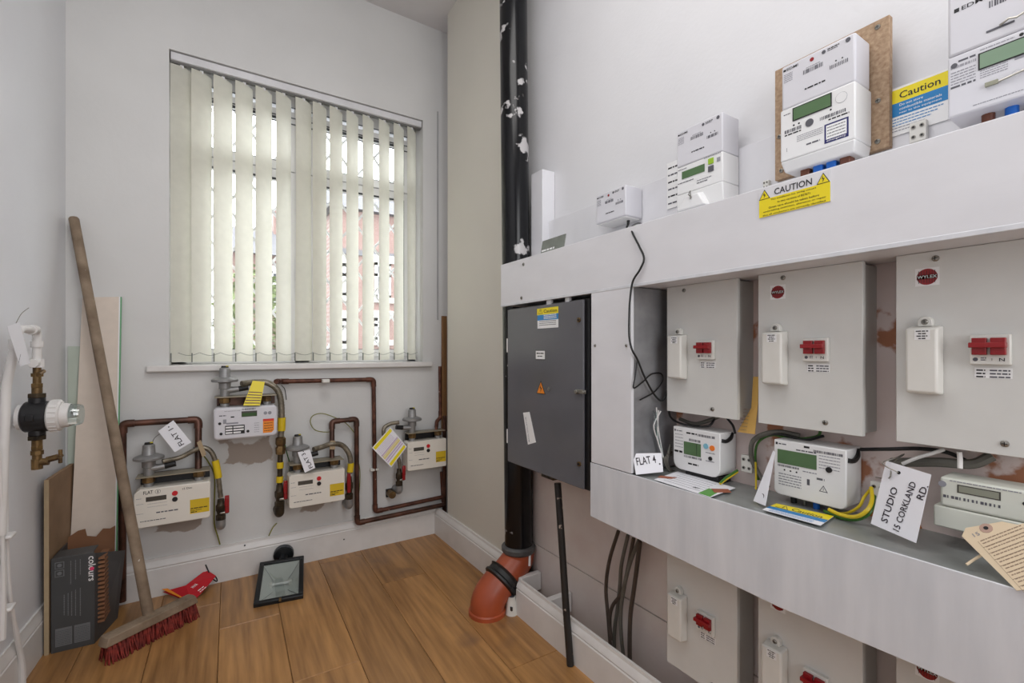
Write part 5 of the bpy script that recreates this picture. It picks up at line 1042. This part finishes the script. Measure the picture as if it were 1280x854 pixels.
# charcoal box
A = pz(63.5, 818, 0); B = pz(118, 805, 0); M = frame(A, B-A, (0, 0, 1)); Wx = (B-A).length; Hx = .312; Dx = .155
t = thing('carton', 'charcoal cardboard carton printed colours standing open on the floor', 'box', M)
MB().box((0, 0, -.003), (Wx, Hx, 0), M_boxd).box((0, 0, -Dx), (.003, Hx, -.003), M_boxd).box((.0, 0, -Dx), (Wx, .003, -.003), M_boxd).box((0, Hx-.003, -.075), (Wx*.96, Hx, -.003), M_boxd).build('carton_shell', t, bevel=.001)
b = MB(); b.add([(Wx-.003, 0, -.003), (Wx+.03, .002, -Dx), (Wx+.052, .25, -Dx), (Wx-.001, Hx-.004, -.003), (Wx, 0, -.003), (Wx+.033, .002, -Dx), (Wx+.055, .25, -Dx), (Wx+.002, Hx-.004, -.003)], [(0, 1, 2, 3), (7, 6, 5, 4), (0, 4, 5, 1), (1, 5, 6, 2), (2, 6, 7, 3), (3, 7, 4, 0)], M_boxd)
b.build('open_flap', t, smooth=0)
b = MB()
for k in range(16): z = .06+.0145*k; b.box((Wx+.001, z, -.02-.0), (Wx+.003+.02, z+.007, -.10), M_card)
b.build('corrugated_insert', t, smooth=0)
b = MB(); b.text('colours', Wx*.86, Hx*.965, .084, .019, .0008, M_white, rot=-90); b.disc(Wx*.86+.009, Hx*.965-.043, .006, .0001, .0011, M_pink)
for i, (u, a, c_) in enumerate(((.66, .95, .78), (.55, .95, .74), (.44, .95, .70))): b.micro(0, (a-c_)*Hx, 0, .0022, .0005, M_boxg, Matrix.Translation((Wx*u, Hx*a, 0)) @ Matrix.Rotation(R(-90), 4, 'Z'))
for i, u in enumerate((.66, .55, .46, .38, .29)): b.micro(0, Hx*(.30-.02*i), 0, .0022, .0005, M_boxg, Matrix.Translation((Wx*u, Hx*(.64-.01*i), 0)) @ Matrix.Rotation(R(-90), 4, 'Z'))
for v in (.80, .885):
    b.flat(Wx*.09, Hx*v, Wx*.30, Hx*(v+.07), .0004, M_boxg); b.flat(Wx*.105, Hx*(v+.006), Wx*.285, Hx*(v+.064), .0006, M_boxd); b.disc(Wx*.195, Hx*(v+.035), .006, 0, .0009, M_boxg, n=10)
b.flat(Wx*.10, Hx*.06, Wx*.48, Hx*.25, .0005, M_boxg); b.flat(Wx*.53, Hx*.06, Wx*.90, Hx*.25, .0005, M_boxg)
for i in range(9): b.micro(Wx*.12, Wx*.46, Hx*(.075+.018*i), .0014, .0008, M_boxd); b.micro(Wx*.55, Wx*.88, Hx*(.075+.018*i), .0014, .0008, M_boxd)
b.build('printed_text', t, smooth=0)
# torn cardboard behind the box
A = pz(96, 800, 0); A = Vector((-.452, 2.285, 0)); B = Vector((-.315, 2.285, 0)); M = frame(A, B-A, (0, .03, 1)); zt_ = pb(100, 668, 2.29).z
pts = [(0, 0), (.137, 0), (.140, zt_+.01), (.125, zt_+.002), (.105, zt_+.006), (.085, zt_-.02), (.06, zt_-.012), (.055, zt_+.015), (.035, zt_+.012), (.0, zt_-.012)]
o = tag(MB().poly(pts, -.003, 0, M_card).build('cardboard_sheet', smooth=0), 'torn brown cardboard sheet standing behind the charcoal carton', 'cardboard'); o.matrix_world = M

# ================================================================== BROOM
L0 = pz(127, 831, 0); R0 = pz(243, 770, 0); ctr = (L0+R0)/2; d = (R0-L0).normalized(); top = pb(92, 272, 2.352); foot = pz(186, 771, .072)
nrm = Vector((-d.y, d.x, 0)); tiltv = Vector((0, 0, 1))
M = frame(ctr, d, nrm); t = thing('broom', 'old wooden broom with red bristles leaning in the left corner', 'broom', M); LB = (R0-L0).length/2
b = MB(); b.poly([(-LB, -.024), (LB, -.024), (LB+.004, 0), (LB, .024), (-LB, .024), (-LB-.004, 0)], .055, .083, M_wood, taper=.94); b.build('head', t, bevel=.003)
b = MB(); rnd = random.Random(3)
for i in range(22):
    for j in range(3):
        u = -LB+.012+(2*LB-.024)*i/21; v = -.016+.016*j
        for k in range(6):
            du = rnd.uniform(-.012, .012); dv = rnd.uniform(-.01, .01)+(v*.55)
            b.tube([(u+du*.2, v, .056), (u+du*.6, v+dv*.5, .028), (u+du, v+dv, .0005)], [.003, .0028, .0018], M_bristle, 4)
o = b.build('bristles', t, smooth=0); o['kind'] = 'stuff'
fl_ = loc(M, foot); tl_ = loc(M, top); ax = (tl_-fl_).normalized()
MB().tube([fl_-ax*.012, fl_, fl_.lerp(tl_, .3), fl_.lerp(tl_, .6), tl_-ax*.006, tl_], [.0155, .0165, .0165, .016, .0155, .012], M_wood, 18).build('handle', t)
# ================================================================== WARNING TAG
P_ = [pz(205, 742, .006), pz(241, 754, .003), pz(268, 718, .045), pz(258, 711, .062)]
A = [pz(203, 740, .02), pz(240, 754, .002), pz(255, 738, .02), pz(270, 720, .05), pz(258, 712, .065), pz(232, 732, .04)]
M = frame(A[1], A[3]-A[1], A[4]-A[1]); q = [loc(M, p) for p in A]
o = MB().add([tuple(p) for p in q]+[(p.x, p.y, p.z-.0008) for p in q], [(1, 2, 5, 0), (2, 3, 4, 5), (6, 11, 8, 7), (11, 10, 9, 8)], mat('warning_red', (.78, .10, .16), .4)).build('warning_tag', smooth=0); o.matrix_world = M
tag(o, 'red WARNING tag with yellow end lying by the skirting behind the broom', 'tag')
def quadT(A0, A1, A2, z=.0012):  # local frame of a panel: origin A0, u to A1
    return frame(A0, A1-A0, A2-A0) @ Matrix.Translation((0, 0, z))
b = MB(); Tq = quadT(q[2], q[3], q[5]) ; wq = (q[3]-q[2]).length; hq = (q[5]-q[2]).length
Tw = frame(q[5], q[4]-q[5], q[5]-q[2]) @ Matrix.Translation((0, 0, .0015))
b.text('WARNING', .002, -.036, .050, .013, 0, M_white, Tw); b.micro(.004, .05, -.062, .004, 0, M_white, Tw); b.micro(.004, .04, -.072, .004, 0, M_white, Tw)
b.text('Calor', .05, -.02, .022, .010, 0, M_white, Tw) if False else None
b.poly([q[0].xy[:], q[1].xy[:], (q[0].lerp(q[5], .25)).xy[:]] , max(q[0].z, q[1].z)*.0+.0004, .0012, M_orange)
b.build('printed_text', o, smooth=0)
o = tag(MB().tube([pz(254, 712, .06), pz(262, 716, .055), pz(270, 722, .04), pz(271, 727, .03), pz(264, 722, .04), pz(261, 715, .06), pz(257, 706, .09)], .0025, M_cable, 8, smooth=5).build('tag_strap', world=True), 'black plastic strap looped through the red WARNING tag', 'strap')

# ================================================================== FLOODLIGHT
BLf = pz(316.5, 757, .012); BRf = pz(379, 745, .012); TLf = pb(322, 703, 2.30); TRf = pb(381.5, 696, 2.31)
u_ = (BRf-BLf); v_ = ((TLf-BLf)+(TRf-BRf))/2; Wf = u_.length; Hf = v_.length; M = frame(BLf, u_, v_)
t = thing('floodlight', 'black halogen floodlight with motion sensor leaning on the back skirting', 'floodlight', M)
f = .018; b = MB()
for a, c_ in (((0, 0), (Wf, f)), ((0, Hf-f), (Wf, Hf)), ((0, f), (f, Hf-f)), ((Wf-f, f), (Wf, Hf-f))): b.box((a[0], a[1], -.018), (c_[0], c_[1], .004), M_tile)
b.build('front_frame', t, bevel=.003)
b = MB(); x0, x1, y0, y1 = f*.6, Wf-f*.6, f*.6, Hf-f*.6; cx0, cx1, cy0, cy1 = Wf*.34, Wf*.66, Hf*.36, Hf*.62; zd = -.032
b.add([(x0, y0, -.004), (x1, y0, -.004), (x1, y1, -.004), (x0, y1, -.004), (cx0, cy0, zd), (cx1, cy0, zd), (cx1, cy1, zd), (cx0, cy1, zd)], [(0, 1, 5, 4), (1, 2, 6, 5), (2, 3, 7, 6), (3, 0, 4, 7), (4, 5, 6, 7)], M_reflect); b.build('reflector', t, smooth=0); b = MB(); [b.tube([(xa, ya, -.003), (xb, yb_, zd+.001)], .0009, M_ink, 4) for xa, ya, xb, yb_ in ((x0, y0, cx0, cy0), (x1, y0, cx1, cy0), (x1, y1, cx1, cy1), (x0, y1, cx0, cy1))]; b.build('reflector_seam', t, smooth=0)
MB().tube([(cx0-.01, (cy0+cy1)/2, zd+.012), (cx1+.01, (cy0+cy1)/2, zd+.012)], .005, M_white, 10).build('bulb', t); MB().box((cx0-.014, (cy0+cy1)/2-.007, zd), (cx0-.004, (cy0+cy1)/2+.007, zd+.02), M_plastic).box((cx1+.004, (cy0+cy1)/2-.007, zd), (cx1+.014, (cy0+cy1)/2+.007, zd+.02), M_plastic).build('lamp_holder', t)
MB().box((f*.7, f*.7, -.002), (Wf-f*.7, Hf-f*.7, 0), glass_mat('lamp_glass', (.95, .97, .96), .02)).build('glass', t, smooth=0)
MB().poly([(.0, .004), (Wf, .004), (Wf*.96, Hf-.004), (Wf*.04, Hf-.004)], -.062, -.036, M_tile).build('housing', t, bevel=.006)
b = MB(); b.box((Wf*.22, Hf, -.03), (Wf*.95, Hf+.022, -.02), M_tile); b.disc(Wf*.80, Hf+.010, .004, -.021, -.019, M_white, n=10); b.disc(Wf*.90, Hf+.012, .003, -.021, -.019, M_white, n=10); b.build('bracket', t, bevel=.002)
b = MB(); b.tube([(Wf*.52, Hf+.002, -.01), (Wf*.52, Hf+.03, -.008), (Wf*.52, Hf+.036, -.008), (Wf*.52, Hf+.062, -.006), (Wf*.52, Hf+.068, -.006)], [.016, .018, .040, .041, .034], M_tile, 24); b.build('motion_sensor', t)
b = MB(); b.tube([(Wf*.52, Hf+.044, -.0075), (Wf*.52, Hf+.058, -.0065)], .0425, mat('sensor_lens', (.26, .28, .30), .15), 24); b.build('sensor_lens', t)
MB().tube([(Wf*.53, -.006, 0), (Wf*.53, .004, .006)], .005, M_brass, 10).build('screw', t)
